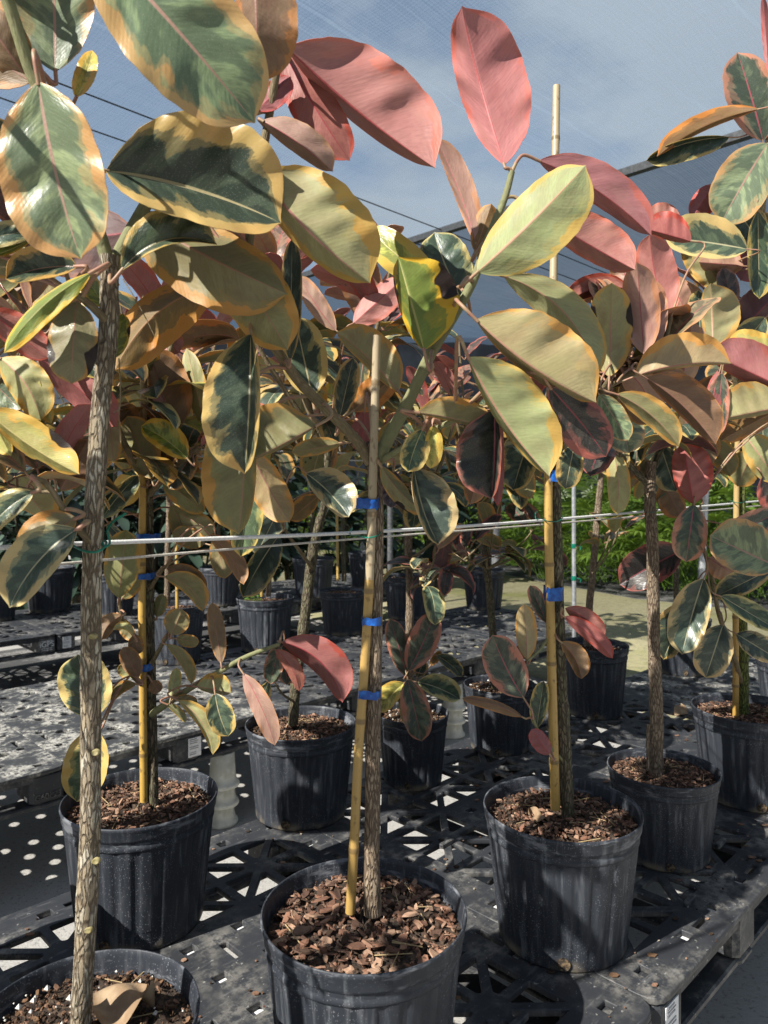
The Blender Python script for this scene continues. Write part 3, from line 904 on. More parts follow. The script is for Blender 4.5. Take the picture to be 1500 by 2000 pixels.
# style: upper main, upper margin, under main, under margin, midrib, margin share
STY = {
 'var':   ((.044, .066, .046), (.55, .42, .15), (.23, .215, .10), (.50, .30, .085), (.42, .36, .20), .30),
 'varw':  ((.060, .088, .064), (.58, .48, .22), (.26, .25, .12), (.55, .36, .11), (.45, .42, .26), .36),
 'cream': ((.075, .115, .065), (.62, .49, .16), (.36, .34, .155), (.62, .42, .11), (.48, .44, .22), .45),
 'lgreen':((.150, .190, .120), (.56, .35, .16), (.30, .28, .13), (.55, .33, .10), (.42, .26, .20), .22),
 'sage':  ((.05, .08, .05), (.58, .42, .12), (.355, .325, .155), (.58, .375, .10), (.46, .25, .17), .20),
 'olive': ((.035, .055, .035), (.50, .36, .10), (.235, .205, .095), (.50, .29, .075), (.33, .19, .12), .24),
 'tan':   ((.06, .08, .05), (.55, .38, .12), (.385, .305, .155), (.57, .34, .09), (.40, .19, .15), .30),
 'brown': ((.05, .06, .04), (.5, .3, .1), (.22, .135, .075), (.44, .22, .075), (.32, .15, .11), .28),
 'orange':((.06, .06, .03), (.5, .28, .06), (.20, .12, .045), (.50, .23, .045), (.35, .18, .08), .55),
 'yellow':((.30, .30, .08), (.66, .48, .10), (.42, .38, .12), (.66, .45, .09), (.52, .44, .18), .62),
 'ygreen':((.14, .17, .03), (.62, .38, .03), (.17, .20, .04), (.64, .40, .03), (.38, .36, .12), .50),
 'pale':  ((.30, .31, .15), (.62, .52, .22), (.315, .295, .145), (.54, .37, .105), (.50, .28, .18), .16),
 'pink':  ((.16, .10, .075), (.50, .17, .12), (.42, .175, .16), (.54, .18, .14), (.42, .09, .09), .14),
 'pinkt': ((.16, .13, .08), (.55, .30, .16), (.42, .24, .18), (.56, .30, .16), (.42, .12, .12), .28),
 'pinkd': ((.07, .05, .045), (.50, .12, .09), (.30, .105, .10), (.46, .095, .08), (.38, .07, .08), .2),
 'maroon':((.035, .033, .03), (.40, .13, .10), (.115, .055, .055), (.30, .12, .08), (.25, .05, .06), .22),
 'red':   ((.06, .05, .04), (.46, .10, .07), (.36, .125, .105), (.46, .09, .06), (.38, .06, .07), .3),
 'pinkg': ((.065, .085, .060), (.50, .24, .16), (.28, .19, .12), (.52, .24, .15), (.38, .10, .12), .30),
 'purple':((.07, .06, .075), (.3, .16, .15), (.10, .075, .085), (.3, .15, .13), (.2, .08, .09), .15),
}
def leaf_geo(mb, mid, Lv, Rv, Fv, side, sty, seed, nu=36, curl=0.0, wav=0.0, wavk=3.0, burn=False, mw=None, thick=.0007):
    """mid: (nu,3) midrib; Lv/Rv: half-blade vectors (const or (nu,3)); Fv: unit vector the named face looks to"""
    nu = len(mid)
    s = np.linspace(0, 1, nu)
    t = np.where(s < .1, s * .9, np.where(s > .9, s, s))
    w = prof(t)
    vs = np.array([-1, -.95, -.85, -.72, -.57, -.40, -.22, -.07, 0, .07, .22, .40, .57, .72, .85, .95, 1.0]) if nu > 30 else np.array([-1, -.94, -.78, -.55, -.28, -.08, 0, .08, .28, .55, .78, .94, 1.0])
    nv = len(vs)
    Lv = np.broadcast_to(Lv, (nu, 3)); Rv = np.broadcast_to(Rv, (nu, 3)); Fv = np.broadcast_to(Fv, (nu, 3))
    hl = np.linalg.norm(Rv, axis=1).mean()
    rr = np.random.default_rng(int(seed * 1e6) + 5)
    ph = rr.random(4) * 6.28
    dents = [(.12 + .6 * rr.random(), rr.choice([-1, 1]), rr.choice([-1, -1, 1]), .03 + .045 * rr.random(), .06 + .04 * rr.random()) for _ in range(6)]
    P = np.zeros((nu, nv, 3))
    Llen = np.linalg.norm(mid[-1] - mid[0]); tdir = (mid[-1] - mid[0]) / (Llen + 1e-9)
    for j, v in enumerate(vs):
        arm = (Rv if v >= 0 else Lv)
        a = abs(v)
        edge = 1 + .009 * np.sin(2 * math.pi * 4.3 * s + ph[0] + (1.7 if v > 0 else 0)) + .005 * np.sin(2 * math.pi * 9.1 * s + ph[1] + v)
        P[:, j] = mid + arm * (w * a * edge)[:, None] + tdir * (Llen * .035 * a * a * w)[:, None]
        bend = curl * a * a * w * hl
        rip = wav * hl * w * a ** 1.5 * np.sin(2 * math.pi * wavk * s + ph[2] + (ph[3] if v > 0 else 0))
        rip2 = .022 * hl * w * a * np.sin(2 * math.pi * 2.1 * wavk * (s - .12 * a) + ph[1] + (2.0 if v > 0 else 0))
        dent = np.zeros(nu)
        for (s0, sd_, sg_, am_, wd_) in dents:
            if sd_ * v > 0: dent += sg_ * am_ * hl * np.exp(-((s - .14 * a - s0) / wd_) ** 2) * math.sin(math.pi * min(1, a * 1.05)) ** 1.3
        P[:, j] += Fv * (bend + rip + rip2 + dent)[:, None]
    du = np.gradient(P, axis=0); dv = np.gradient(P, axis=1)
    N = np.cross(du, dv); N /= np.linalg.norm(N, axis=2)[:, :, None] + 1e-12
    sg = np.sign((N * Fv[:, None, :]).sum(2).mean()) or 1.0
    N *= sg
    st = STY[sty]
    m_ = st[5] if mw is None else mw
    jit = 1 + .14 * (rr.random(3) - .5)
    def attrs(top):
        c, g = (st[0], st[1]) if top else (st[2], st[3])
        return ((*(np.array(c) * jit), m_), (*(np.array(g) * jit), seed), (*st[4], (1.0 if top else 0.0) + (2.0 if burn else 0.0)))
    uv = np.stack(np.meshgrid(s, vs * .5 + .5, indexing='ij'), 2).reshape(-1, 2)
    F1 = [(i * nv + j, (i + 1) * nv + j, (i + 1) * nv + j + 1, i * nv + j + 1) for i in range(nu - 1) for j in range(nv - 1)]
    F2 = [f[::-1] for f in F1]
    if sg < 0: F1, F2 = F2, F1
    a1, b1, c1 = attrs(side > 0); a2, b2, c2 = attrs(side < 0)
    mb.add((P + N * thick / 2).reshape(-1, 3), F1, uv, 0, a1, b1, c1)
    mb.add((P - N * thick / 2).reshape(-1, 3), F2, uv, 0, a2, b2, c2)
    # closed rim
    rim = [(i, 0) for i in range(nu)] + [(nu - 1, j) for j in range(1, nv)] + [(i, nv - 1) for i in range(nu - 2, -1, -1)] + [(0, j) for j in range(nv - 2, 0, -1)]
    k = len(rim)
    V = [P[i, j] + N[i, j] * thick / 2 for i, j in rim] + [P[i, j] - N[i, j] * thick / 2 for i, j in rim]
    ruv = [(s[i], vs[j] * .5 + .5) for i, j in rim] * 2
    mb.add(V, [(q, (q + 1) % k, k + (q + 1) % k, k + q) for q in range(k)], ruv, 0, a1, b1, c1)

def petiole(mb, base, tdir, branches, maxd=.22):
    """a leaf stalk from the blade's base to the nearest point on the plant's stems"""
    if not len(branches): return
    P = np.concatenate(branches)
    d = np.linalg.norm(P - base, axis=1) + .6 * np.maximum(0, (P[:, 2] - base[2]) * 0)
    i = int(np.argmin(d)); q = P[i]
    if d[i] < .012: return
    mid1 = base - tdir * min(.035, d[i] * .45)
    mid2 = q * .55 + mid1 * .45 + np.array([0, 0, .12 * d[i]])
    rp_ = .0027 if base[1] < 1.4 else .0020
    tube(mb, [base + tdir * .004, mid1, mid2, q], rp_, rp_ * 1.25, n=12, seg=7, m=1, cap=False)

class Tree:
    def __init__(s, label, pot_px=None, D=1.5, W_=.36, H_=.295, base=None, chip=1, z=TOP, holes=True, group='variegated rubber trees in black nursery pots', pot=True, rz=None):
        if base is None:
            x = P3(pot_px, 0, D)[0]; base = (x, D)
        s.o = np.array([base[0], base[1], z])
        s.root = tag(empty('potted_rubber_tree', s.o), label, 'potted tree', group)
        s.H = H_
        s.br = []
        s.nleaf = 0
        if pot: add_pot(s.root, W_, H_, chip, rng.random() * 6 if rz is None else rz, holes)
    def stem(s, name, pts, r0, r1, mat, D=None, jit=.03, nodes=.07, parent=None, r=None, seg=14, n=None):
        W3 = []
        last = D
        for p in pts:
            if len(p) == 3: last = p[2]
            W3.append(P3(p[0], p[1], last))
        return s.stem3(name, W3, r0, r1, mat, jit, nodes, parent, r, seg, n)
    def stem3(s, name, W3, r0, r1, mat, jit=.03, nodes=.07, parent=None, r=None, seg=14, n=None):
        mb = MB()
        C = tube(mb, W3, r0, r1, seg=seg, jit=jit, nodes=nodes, r=r, n=n)
        s.br.append(C)
        o = mb.build(name, M[mat], parent or s.root, s.o)
        if name == 'trunk': s.trunk = o
        return o
    def stake(s, pts, r, D, col=(.50, .33, .10), top=(.42, .34, .22), split=.5):
        mb = MB()
        W3 = [P3(p[0], p[1], p[2] if len(p) > 2 else D) for p in pts]
        NN = 170
        C = catmull(W3, NN)
        k = int(NN * split)
        tube(mb, C[:k + 1], r, r * .92, n=k + 1, seg=14, nodes=.2272, namp=.16, nw=.025, A=(*col, 0))
        tube(mb, C[k:], r * .92, r * .8, n=NN - k, seg=14, nodes=.2272, namp=.16, nw=.025, A=(*top, 0))
        s.stk = mb.build('bamboo_stake', M['bamboo'], s.root, s.o)
        return s.stk
    def tape(s, x0, x1, y, h, D, ry):
        """a band of tape round stake and trunk"""
        c = P3((x0 + x1) / 2, y, D); rx = (x1 - x0) / 2 / FPX * D; hz = h / 2 / FPX * D
        mb = MB(); V = []; n = 28
        rr = np.random.default_rng(int(x0 * 7 + y))
        for k, z in enumerate((-hz, -hz * .2, hz * .35, hz)):
            for j in range(n):
                t = 2 * math.pi * j / n
                q = 1 + .03 * rr.normal()
                V.append(c + np.array([rx * q * math.copysign(abs(math.cos(t)) ** .6, math.cos(t)), ry * q * math.copysign(abs(math.sin(t)) ** .6, math.sin(t)), z + .0012 * rr.normal()]))
        F = [(k * n + j, k * n + (j + 1) % n, (k + 1) * n + (j + 1) % n, (k + 1) * n + j) for k in range(3) for j in range(n)]
        mb.add(V, F)
        return mb.build('tape', M['tape'], s.stk if hasattr(s, 'stk') else s.root, s.o)
    def leaf(s, bx, by, tx, ty, wl, wr, side=-1, bend=0.0, D=1.2, dD=0.0, sty='sage', mw=None, burn=False, curl=None, wav=.07, bow=None, label=None):
        """blade traced from base to tip in the photo, set at its own depth; wl / wr are the seen half widths left and right of the midrib"""
        seed = rng.random()
        d = np.array([tx - bx, ty - by], float); L = np.hypot(*d)
        n2 = np.array([-d[1], d[0]]) / L
        nu = 60
        t = np.linspace(0, 1, nu)
        q = 4 * t * (1 - t)
        if bow is None: bow = float(np.clip(rng.normal(), -1.5, 1.5)) * .10 * L / FPX * D
        px = bx + d[0] * t + n2[0] * bend * q
        py = by + d[1] * t + n2[1] * bend * q
        De = D + dD * t + bow * q
        mid = np.stack([(px - 750) / FPX * De, De, EYE - (py - 950) / FPX * De], 1)
        cen = mid[nu // 2]
        ray = (cen - np.array([0, 0, EYE])); ray /= np.linalg.norm(ray)
        F = -ray
        sc = D / FPX
        h = 1.05 * max(abs(wl), abs(wr)) * sc
        tg = np.gradient(np.stack([px, py], 1), axis=0); tg /= np.linalg.norm(tg, axis=1)[:, None]
        nn = np.stack([-tg[:, 1], np.zeros(nu), -tg[:, 0]], 1)   # towards +n in the picture plane
        nn = .5 * nn + .5 * np.array([n2[0], 0, -n2[1]])
        nn /= np.linalg.norm(nn, axis=1)[:, None]
        sg = 1.0 if side > 0 else -1.0
        Rv = nn * wr * sc + F * sg * math.sqrt(max(h * h - (wr * sc) ** 2, 0))
        Lv = -nn * wl * sc + F * sg * math.sqrt(max(h * h - (wl * sc) ** 2, 0))
        if curl is None: curl = (-.16 if side > 0 else .18) + .10 * rng.normal()
        mb = MB()
        leaf_geo(mb, mid, Lv, Rv, F, side, sty, seed, curl=curl, wav=wav, wavk=1.6 + 1.6 * rng.random(), burn=burn, mw=mw)
        tdir = mid[3] - mid[0]; tdir = tdir / np.linalg.norm(tdir)
        petiole(mb, mid[0], tdir, s.br)
        o = mb.build('leaf', [M['leaf'], M['petiole']], s.root, s.o)
        if label: o['label'] = label
        s.nleaf += 1
        return o
    def leaf3(s, base, out, e0, e1, L, wid, roll, sty, mb=None, fold=.28, nu=16):
        """blade grown in the scene: leaves 'base' along horizontal direction 'out', its slope going from e0 to e1"""
        seed = rng.random()
        out = np.array([out[0], out[1], 0.0]); out /= np.linalg.norm(out)
        t = np.linspace(0, 1, nu)
        e = e0 + (e1 - e0) * t
        st = np.stack([np.cos(e)[:, None] * out + np.sin(e)[:, None] * np.array([0, 0, 1.0])], 0)[0]
        mid = base + np.concatenate([[np.zeros(3)], np.cumsum((st[1:] + st[:-1]) / 2 * L / (nu - 1), axis=0)])
        lat = np.cross(out, [0, 0, 1.0])
        up = np.cross(lat, st); 
        cr, sr = math.cos(roll), math.sin(roll)
        lat2 = lat * cr + up * sr; up2 = up * cr - lat * sr
        h = wid / 2
        Rv = (lat2 * math.cos(fold) + up2 * math.sin(fold)) * h
        Lv = (-lat2 * math.cos(fold) + up2 * math.sin(fold)) * h
        own = mb is None
        if own: mb = MB()
        leaf_geo(mb, mid, Lv, Rv, up2, 1, sty, seed, curl=-.1, wav=.06, wavk=2.2)
        petiole(mb, mid[0], st[0], s.br)
        if own:
            s.nleaf += 1
            return mb.build('leaf', [M['leaf'], M['petiole']], s.root, s.o)
    def fill(s, n, branches, zmin=-9, Lr=(.13, .22), sty=('olive', 'var', 'sage', 'brown'), young=('pink', 'pinkt', 'pinkd'), ky=.18, merged=False, t0=.15, seed=None, keep=None):
        """leaves in a spiral along the given stems: young ones pink and upright at the tips, old ones drooping"""
        mb = MB() if merged else None
        r = random.Random(seed if seed is not None else len(s.label) if hasattr(s, 'label') else 5)
        ang = r.random() * 6.28
        cnt = 0; tries = 0
        while cnt < n and tries < n * 6:
            tries += 1
            B = r.choice(branches)
            t = t0 + (1 - t0) * r.random() ** .8
            p = B[min(len(B) - 1, int(t * (len(B) - 1)))]
            if p[2] < zmin: continue
            ang += 2.4 + .5 * r.random()
            yg = t > 1 - ky
            e0 = (r.uniform(.5, 1.35) if yg else r.uniform(-.2, .8))
            e1 = e0 - (r.uniform(.3, .9) if yg else r.uniform(.8, 1.7))
            L = r.uniform(*Lr) * (.85 if yg else 1)
            out = (math.cos(ang), math.sin(ang))
            pet = .03 + .03 * r.random()
            base = p + np.array([out[0] * math.cos(e0), out[1] * math.cos(e0), math.sin(e0)]) * pet
            if keep and not keep(base + np.array([out[0], out[1], 0]) * L * .6): continue
            s.leaf3(base, out, e0, e1, L, L * r.uniform(.42, .52), r.gauss(0, .35), r.choice(young if yg else sty), mb)
            cnt += 1
        if merged:
            return mb.build('foliage', [M['leaf'], M['petiole']], s.root, s.o)

# ------------------------------------------------------------------ the trees
def xy(px, D): return (P3(px, 0, D)[0], D)

# --- tree cut off at the bottom left (pale peeling trunk)
t = Tree('rubber tree with pale peeling trunk in the pot cut off at the bottom left corner', 165, 1.04, .315, .288, chip=2, holes=False)
t.stem('trunk', [(158, 2010, 1.04), (165, 1930), (172, 1800), (182, 1600), (183, 1400), (182, 1200), (186, 1000), (194, 820), (205, 700), (212, 600), (214, 500)], .0146, .0122, 'bark_pale', jit=.05, nodes=.075, seg=20)
t.stem('branch', [(214, 525, 1.04), (192, 450, 1.03), (145, 335, 1.0), (65, 150, .97), (28, 40, .95), (-25, -120, .92)], .0095, .008, 'green_stem', nodes=.05)
t.stem('branch', [(216, 540, 1.05), (245, 470, 1.08), (330, 330, 1.10), (430, 210, 1.08), (480, 60, 1.02), (495, -110, .98)], .010, .0065, 'green_stem', nodes=.05)
t.stem('branch', [(206, 625, 1.03), (170, 590, 1.01), (140, 570, 1.0)], .006, .0045, 'twig')
t.stem('branch', [(180, 1062, 1.03), (148, 1028, 1.02), (112, 975, 1.0), (92, 945, .99), (60, 930, .97)], .0045, .0035, 'twig')
for px_, py_ in ((181, 1243), (186, 1470), (174, 1601), (187, 1682), (172, 1817)):
    cx_ = np.interp(py_, [820, 1000, 1200, 1400, 1600, 1800], [194, 186, 182, 183, 182, 172]); dx_ = (px_ - cx_) / FPX * 1.04
    c_ = P3(px_, py_, 1.04 - math.sqrt(max(.0138 ** 2 - dx_ ** 2, 0)) + .0006); mb = MB(); V_ = [c_ + np.array([0, -.0010, 0])]; n_ = 14
    for rr_, yy_ in ((.0034, -.0012), (.0050, -.0018), (.0062, .003)):
        V_ += [c_ + np.array([rr_ * math.cos(q), yy_ , .78 * rr_ * math.sin(q)]) for q in np.linspace(0, 6.283, n_ + 1)[:-1]]
    F_ = [(0, 1 + j, 1 + (j + 1) % n_) for j in range(n_)] + [(1 + k * n_ + j, 1 + (k + 1) * n_ + j, 1 + (k + 1) * n_ + (j + 1) % n_, 1 + k * n_ + (j + 1) % n_) for k in (0, 1) for j in range(n_)]
    mb.add(V_, F_); mb.build('leaf_scar', M['cut'], t.trunk, t.o)
L = t.leaf
L(75, 160, 158, 506, 90, 112, 1, 8, .86, .02, 'lgreen', curl=-.15)
L(180, -120, 498, 240, 122, 105, 1, -6, .85, .05, 'lgreen', .26, curl=-.12)
L(495, -95, 505, 165, 82, 40, -1, 0, .95, .03, 'brown', .2)
L(108, 140, 92, -170, 85, 80, 1, 5, 1.0, -.04, 'lgreen', .14)
L(62, 165, -70, -20, 40, 50, -1, 0, .98, -.03, 'brown')
L(148, 190, 180, 98, 24, 18, 1, 5, 1.12, .02, 'yellow')
L(207, 334, 549, 436, 160, 58, 1, -14, 1.0, .06, 'var', .40, curl=-.08)
L(238, 528, 424, 478, 62, 10, 1, -34, 1.0, .02, 'var', .14)
L(262, 420, 562, 575, 62, 90, -1, 6, 1.09, -.02, 'olive', .18)
L(262, 452, 40, 452, 84, 66, -1, -10, 1.12, .02, 'maroon', .08)
L(192, 470, -15, 372, 60, 66, -1, 5, 1.06, -.03, 'maroon', .08)
L(300, 505, 418, 556, 26, 22, 1, 4, 1.16, .02, 'varw')
L(-45, 475, 64, 452, 28, 22, 1, -4, .98, .02, 'varw')
L(78, 452, -30, 502, 8, 24, -1, -8, 1.0, -.02, 'ygreen')
L(88, 523, -40, 522, 22, 24, -1, 0, 1.0, -.02, 'olive', .3)
L(150, 521, 11, 545, 20, 48, 1, 8, .98, -.02, 'olive', .2)
L(178, 533, 8, 690, 30, 14, -1, 16, .96, -.02, 'ygreen', .32)
L(-25, 605, 96, 700, 38, 30, -1, 0, 1.1, .03, 'red')
L(150, 588, 140, 750, 48, 50, -1, 2, 1.0, -.02, 'olive', .14, burn=True, label='olive leaf with a charred black edge')
L(205, 600, 160, 528, 24, 18, 1, 0, 1.08, .02, 'ygreen', .2)
L(222, 700, 240, 612, 20, 22, 1, 0, 1.09, .02, 'ygreen', .25, burn=True)
L(150, 1034, 19, 1187, 34, 60, 1, 16, .985, -.03, 'varw', .30)
L(150, 1012, 50, 1108, 30, 52, -1, 12, 1.0, .0, 'olive', .3)
L(66, 961, -30, 1045, 20, 34, 1, 8, .97, -.03, 'varw')
# its crown goes on above the frame
for a in ((40, -60, 190, -230, 55, 60), (20, -80, -200, -160, 60, 55), (-20, -120, -60, -400, 60, 55), (-22, -120, 120, -370, 50, 60)):
    L(*a, -1, 10, .95, .06, 'pinkt')
for a in ((30, 250, -170, 330, 60, 50, 1, 10, .95, -.04, 'var'), (60, 160, -150, 60, 60, 60, -1, 10, .97, -.02, 'brown'), (140, 330, -60, 300, 40, 50, -1, -8, 1.04, 0, 'olive')):
    L(*a)

for p_ in ([(240, 545, 1.03), (262, 580, 1.02), (285, 622, 1.02), (301, 655, 1.02)], [(232, 700, 1.02), (235, 770, 1.02), (232, 800, 1.02), (236, 865, 1.02)], [(222, 806, 1.02), (234, 795, 1.02), (236, 762, 1.02), (233, 700, 1.02)]):
    mb = MB(); tube(mb, [P3(*q) for q in p_], .0009, .0006, n=20, seg=5); mb.build('aerial_root', M['twig'], t.root, t.o)

# --- front centre tree
t = Tree('rubber tree in the largest pot at the bottom centre, forked above its blue tapes', 711, 1.30, .36, .295, chip=0, rz=1.0)
t.stem('trunk', [(728, 1785, 1.305), (727, 1700), (731, 1560), (733, 1400), (735, 1200), (735, 1040), (731, 940), (727, 890), (727, 862)], .0150, .0105, 'bark', jit=.05, nodes=.11, seg=20)
t.stem('branch', [(724, 905, 1.30), (700, 865, 1.295), (650, 812, 1.275), (590, 752, 1.25), (548, 695, 1.23), (515, 645, 1.21), (492, 570, 1.18), (488, 450, 1.16), (510, 320, 1.14), (530, 200, 1.13), (545, 110, 1.12)], .0115, .0055, 'twig', r=[.0105, .0095, .0088, .0082, .0075, .007, .0065, .006])
t.stem('branch', [(733, 905, 1.30), (762, 850, 1.30), (800, 780, 1.285), (842, 690, 1.27), (882, 625, 1.255), (926, 545, 1.245), (958, 455, 1.245), (985, 390, 1.25), (1000, 335, 1.25)], .0125, .0050, 'green_stem', r=[.0125, .0115, .0105, .0092, .0082, .007, .006, .005], nodes=.045)
t.stem('branch', [(738, 902, 1.30), (770, 885, 1.28), (810, 862, 1.26), (850, 838, 1.25), (888, 820, 1.24)], .006, .0045, 'green_stem')
t.stake([(684, 1782, 1.30), (692, 1640, 1.295), (700, 1475, 1.292), (712, 1300, 1.29), (722, 1120, 1.288), (728, 950, 1.285), (732, 800, 1.283), (736, 655, 1.28)], .0088, 1.29, (.46, .305, .10), (.42, .35, .24), .56)
for x0, x1, y, h in ((700, 743, 1352, 15), (707, 745, 1210, 15), (696, 741, 983, 20)): t.tape(x0, x1, y, h, 1.297, .024)
L = t.leaf
L(560, 93, 850, 328, 128, 24, -1, 10, 1.10, .03, 'pink', .20, curl=.16, wav=.10)
L(556, 105, 683, 314, 44, 46, -1, 4, 1.17, .0, 'red', .12)
L(502, 216, 568, 150, 24, 28, -1, 0, 1.12, .02, 'pinkd')
L(512, 236, 650, 335, 40, 20, -1, -6, 1.12, .02, 'pinkt', .12)
L(500, 335, 723, 553, 116, 38, -1, 12, 1.07, .03, 'tan', .30, curl=.18, wav=.10)
L(985, 322, 902, 12, 46, 100, -1, -6, 1.25, .02, 'pink', .16, curl=.10, wav=.09, label='pink young leaf standing upright at the top of the stem')
L(1052, 314, 1272, 460, 58, 26, -1, -14, 1.27, .05, 'pink', .12)
L(932, 532, 1144, 323, 52, 78, -1, 4, 1.15, -.03, 'pale', .18, curl=.14)
L(1060, 425, 1241, 527, 64, 30, -1, 2, 1.27, .03, 'pink', .14)
L(930, 478, 850, 268, 12, 34, -1, 6, 1.30, .02, 'pinkt', .25)
L(928, 492, 960, 398, 22, 24, -1, 0, 1.29, .02, 'orange', .3)
L(852, 552, 720, 446, 36, 38, 1, -6, 1.33, .02, 'yellow', .6)
L(900, 582, 848, 454, 48, 52, 1, -4, 1.34, .02, 'varw', .12)
L(828, 684, 778, 502, 26, 96, -1, 0, 1.19, .01, 'ygreen', .42, burn=True, curl=.0, label='yellow and green leaf with a burnt black rim')
L(778, 765, 657, 648, 16, 56, -1, 6, 1.36, .04, 'sage', .28)
L(610, 776, 576, 618, 46, 46, 1, 0, 1.33, .02, 'var', .38)
L(664, 814, 690, 698, 24, 22, 1, 0, 1.38, .02, 'var', .22)
L(690, 802, 772, 735, 32, 28, -1, 0, 1.46, .02, 'orange', .5)
L(490, 652, 478, 926, 18, 88, 1, -4, 1.11, -.03, 'var', .30, curl=-.06)
L(476, 790, 466, 1044, 24, 82, -1, -6, 1.16, -.02, 'olive', .20, curl=.12)
L(618, 831, 478, 902, 5, 86, -1, -4, 1.20, -.03, 'olive', .14)
L(566, 705, 571, 464, 21, 22, 1, 0, 1.21, .02, 'var', .12)
L(424, 462, 562, 684, 66, 62, -1, -2, 1.10, .03, 'olive', .26, curl=.14)
L(416, 556, 226, 722, 66, 44, -1, 30, 1.14, .03, 'orange', .45)
L(930, 625, 1164, 786, 106, 18, -1, 14, 1.10, .02, 'sage', .26, curl=.18, wav=.09)
L(986, 540, 1166, 738, 46, 36, -1, -38, 1.22, .02, 'sage', .14)
L(914, 698, 1073, 930, 96, 13, -1, 12, 1.10, .02, 'sage', .22, curl=.16)
L(815, 806, 964, 840, 44, 6, -1, -4, 1.20, .01, 'olive', .25)
L(966, 800, 960, 975, 12, 76, 1, -4, 1.21, -.02, 'maroon', .12)
L(974, 806, 972, 990, 12, 14, -1, 0, 1.22, -.02, 'pinkd')
L(1042, 838, 1002, 958, 30, 46, 1, 2, 1.26, -.02, 'var', .18)
L(1074, 757, 1184, 892, 48, 52, 1, -4, 1.14, .03, 'maroon', .34)
L(1122, 868, 1104, 955, 26, 26, 1, 0, 1.27, 0, 'var', .2)
L(826, 838, 797, 922, 30, 24, 1, 3, 1.22, -.03, 'cream', .34)
L(846, 830, 840, 915, 22, 14, 1, 0, 1.23, 0, 'yellow', .6)
L(808, 914, 856, 1064, 66, 12, 1, 8, 1.26, -.02, 'varw', .24)
L(744, 910, 832, 1002, 16, 22, -1, 8, 1.28, .0, 'olive', .2, burn=True)
L(768, 918, 764, 992, 22, 20, 1, 0, 1.33, 0, 'purple', .1)
L(490, 880, 566, 1020, 34, 38, -1, 4, 1.36, .0, 'tan', .26)
L(498, 930, 470, 1088, 34, 26, 1, 4, 1.40, .0, 'cream', .25)
L(712, 803, 704, 884, 24, 22, -1, 0, 1.42, 0, 'pinkd')
L(664, 866, 570, 884, 14, 20, -1, 0, 1.38, 0, 'olive')
L(960, 870, 918, 985, 26, 24, -1, 2, 1.30, 0, 'brown')
L(1000, 850, 1036, 975, 24, 28, -1, 2, 1.32, 0, 'olive')

# --- tree in the left pot (rear line)
t = Tree('rubber tree in the left pot, tied to a yellow bamboo with three blue tapes', 275, 1.774, .36, .295, chip=1, rz=2.2)
t.stem('trunk', [(300, 1575, 1.775), (297, 1500), (293, 1350), (291, 1150), (289, 1000), (289, 925)], .0130, .0108, 'bark_dark', jit=.08, nodes=.10, seg=16)
up1 = t.stem('branch', [(292, 965, 1.77), (318, 935, 1.75), (352, 902, 1.72), (388, 876, 1.70)], .009, .007, 'twig')
t.stem('branch', [(289, 930, 1.775), (282, 850, 1.78), (300, 760, 1.78), (330, 690, 1.78), (350, 600, 1.8)], .009, .005, 'twig')
t.stem('branch', [(288, 945, 1.77), (250, 880, 1.72), (215, 800, 1.68), (190, 740, 1.65)], .008, .005, 'twig')
t.stem('branch', [(296, 1395, 1.765), (325, 1375, 1.74), (375, 1342, 1.72), (430, 1311, 1.70), (480, 1283, 1.70), (546, 1258, 1.72)], .0075, .0035, 'green_stem', r=[.0085, .0078, .0065, .0055, .0045])
t.stem('branch', [(294, 1300, 1.76), (318, 1256, 1.74), (330, 1236, 1.72)], .005, .004, 'twig')
t.stem('branch', [(292, 1350, 1.765), (268, 1332, 1.74), (255, 1318, 1.72)], .004, .003, 'twig')
t.stem('branch', [(292, 1262, 1.765), (262, 1240, 1.74), (240, 1212, 1.72), (232, 1170, 1.70)], .0045, .0035, 'twig')
t.stem('branch', [(293, 1150, 1.77), (312, 1120, 1.75), (325, 1105, 1.74)], .0045, .0035, 'twig')
t.stake([(281, 1565, 1.765), (279, 1350, 1.755), (277, 1150, 1.752), (279, 930, 1.752), (281, 700, 1.755), (285, 515, 1.76)], .0092, 1.755, (.54, .35, .085), (.50, .40, .22), .60)
for x0, x1, y, h in ((269, 299, 1300, 13), (268, 302, 1124, 12), (269, 312, 1048, 12)): t.tape(x0, x1, y, h, 1.765, .026)
L = t.leaf
L(550, 1254, 669, 1372, 46, 22, -1, -26, 1.74, .0, 'red', .12, curl=.1)
L(475, 1315, 537, 1456, 22, 20, -1, -6, 1.66, -.02, 'pinkt', .1)
L(537, 1268, 584, 1350, 18, 12, -1, -10, 1.72, 0, 'red', .1)
L(545, 1260, 528, 1336, 18, 20, 1, 0, 1.76, 0, 'pinkg', .2)
L(556, 1258, 560, 1338, 26, 18, 1, 0, 1.79, 0, 'pinkg', .3)
L(432, 1296, 414, 1176, 16, 18, -1, 0, 1.68, .0, 'brown', .1)
L(384, 1341, 451, 1353, 34, 8, -1, 0, 1.69, 0, 'sage', .25)
L(420, 1354, 446, 1438, 28, 26, 1, 4, 1.67, -.02, 'var', .2)
L(348, 1368, 416, 1474, 24, 10, -1, -16, 1.66, 0, 'sage', .26)
L(334, 1363, 345, 1304, 10, 14, -1, 0, 1.70, 0, 'sage', .2)
L(345, 1362, 386, 1371, 10, 8, -1, 0, 1.70, 0, 'olive')
L(325, 1375, 362, 1411, 10, 6, -1, -4, 1.70, 0, 'olive')
L(270, 1324, 240, 1264, 18, 22, -1, 0, 1.70, 0, 'brown', .14)
L(266, 1336, 217, 1370, 10, 14, -1, 10, 1.69, 0, 'olive', .3)
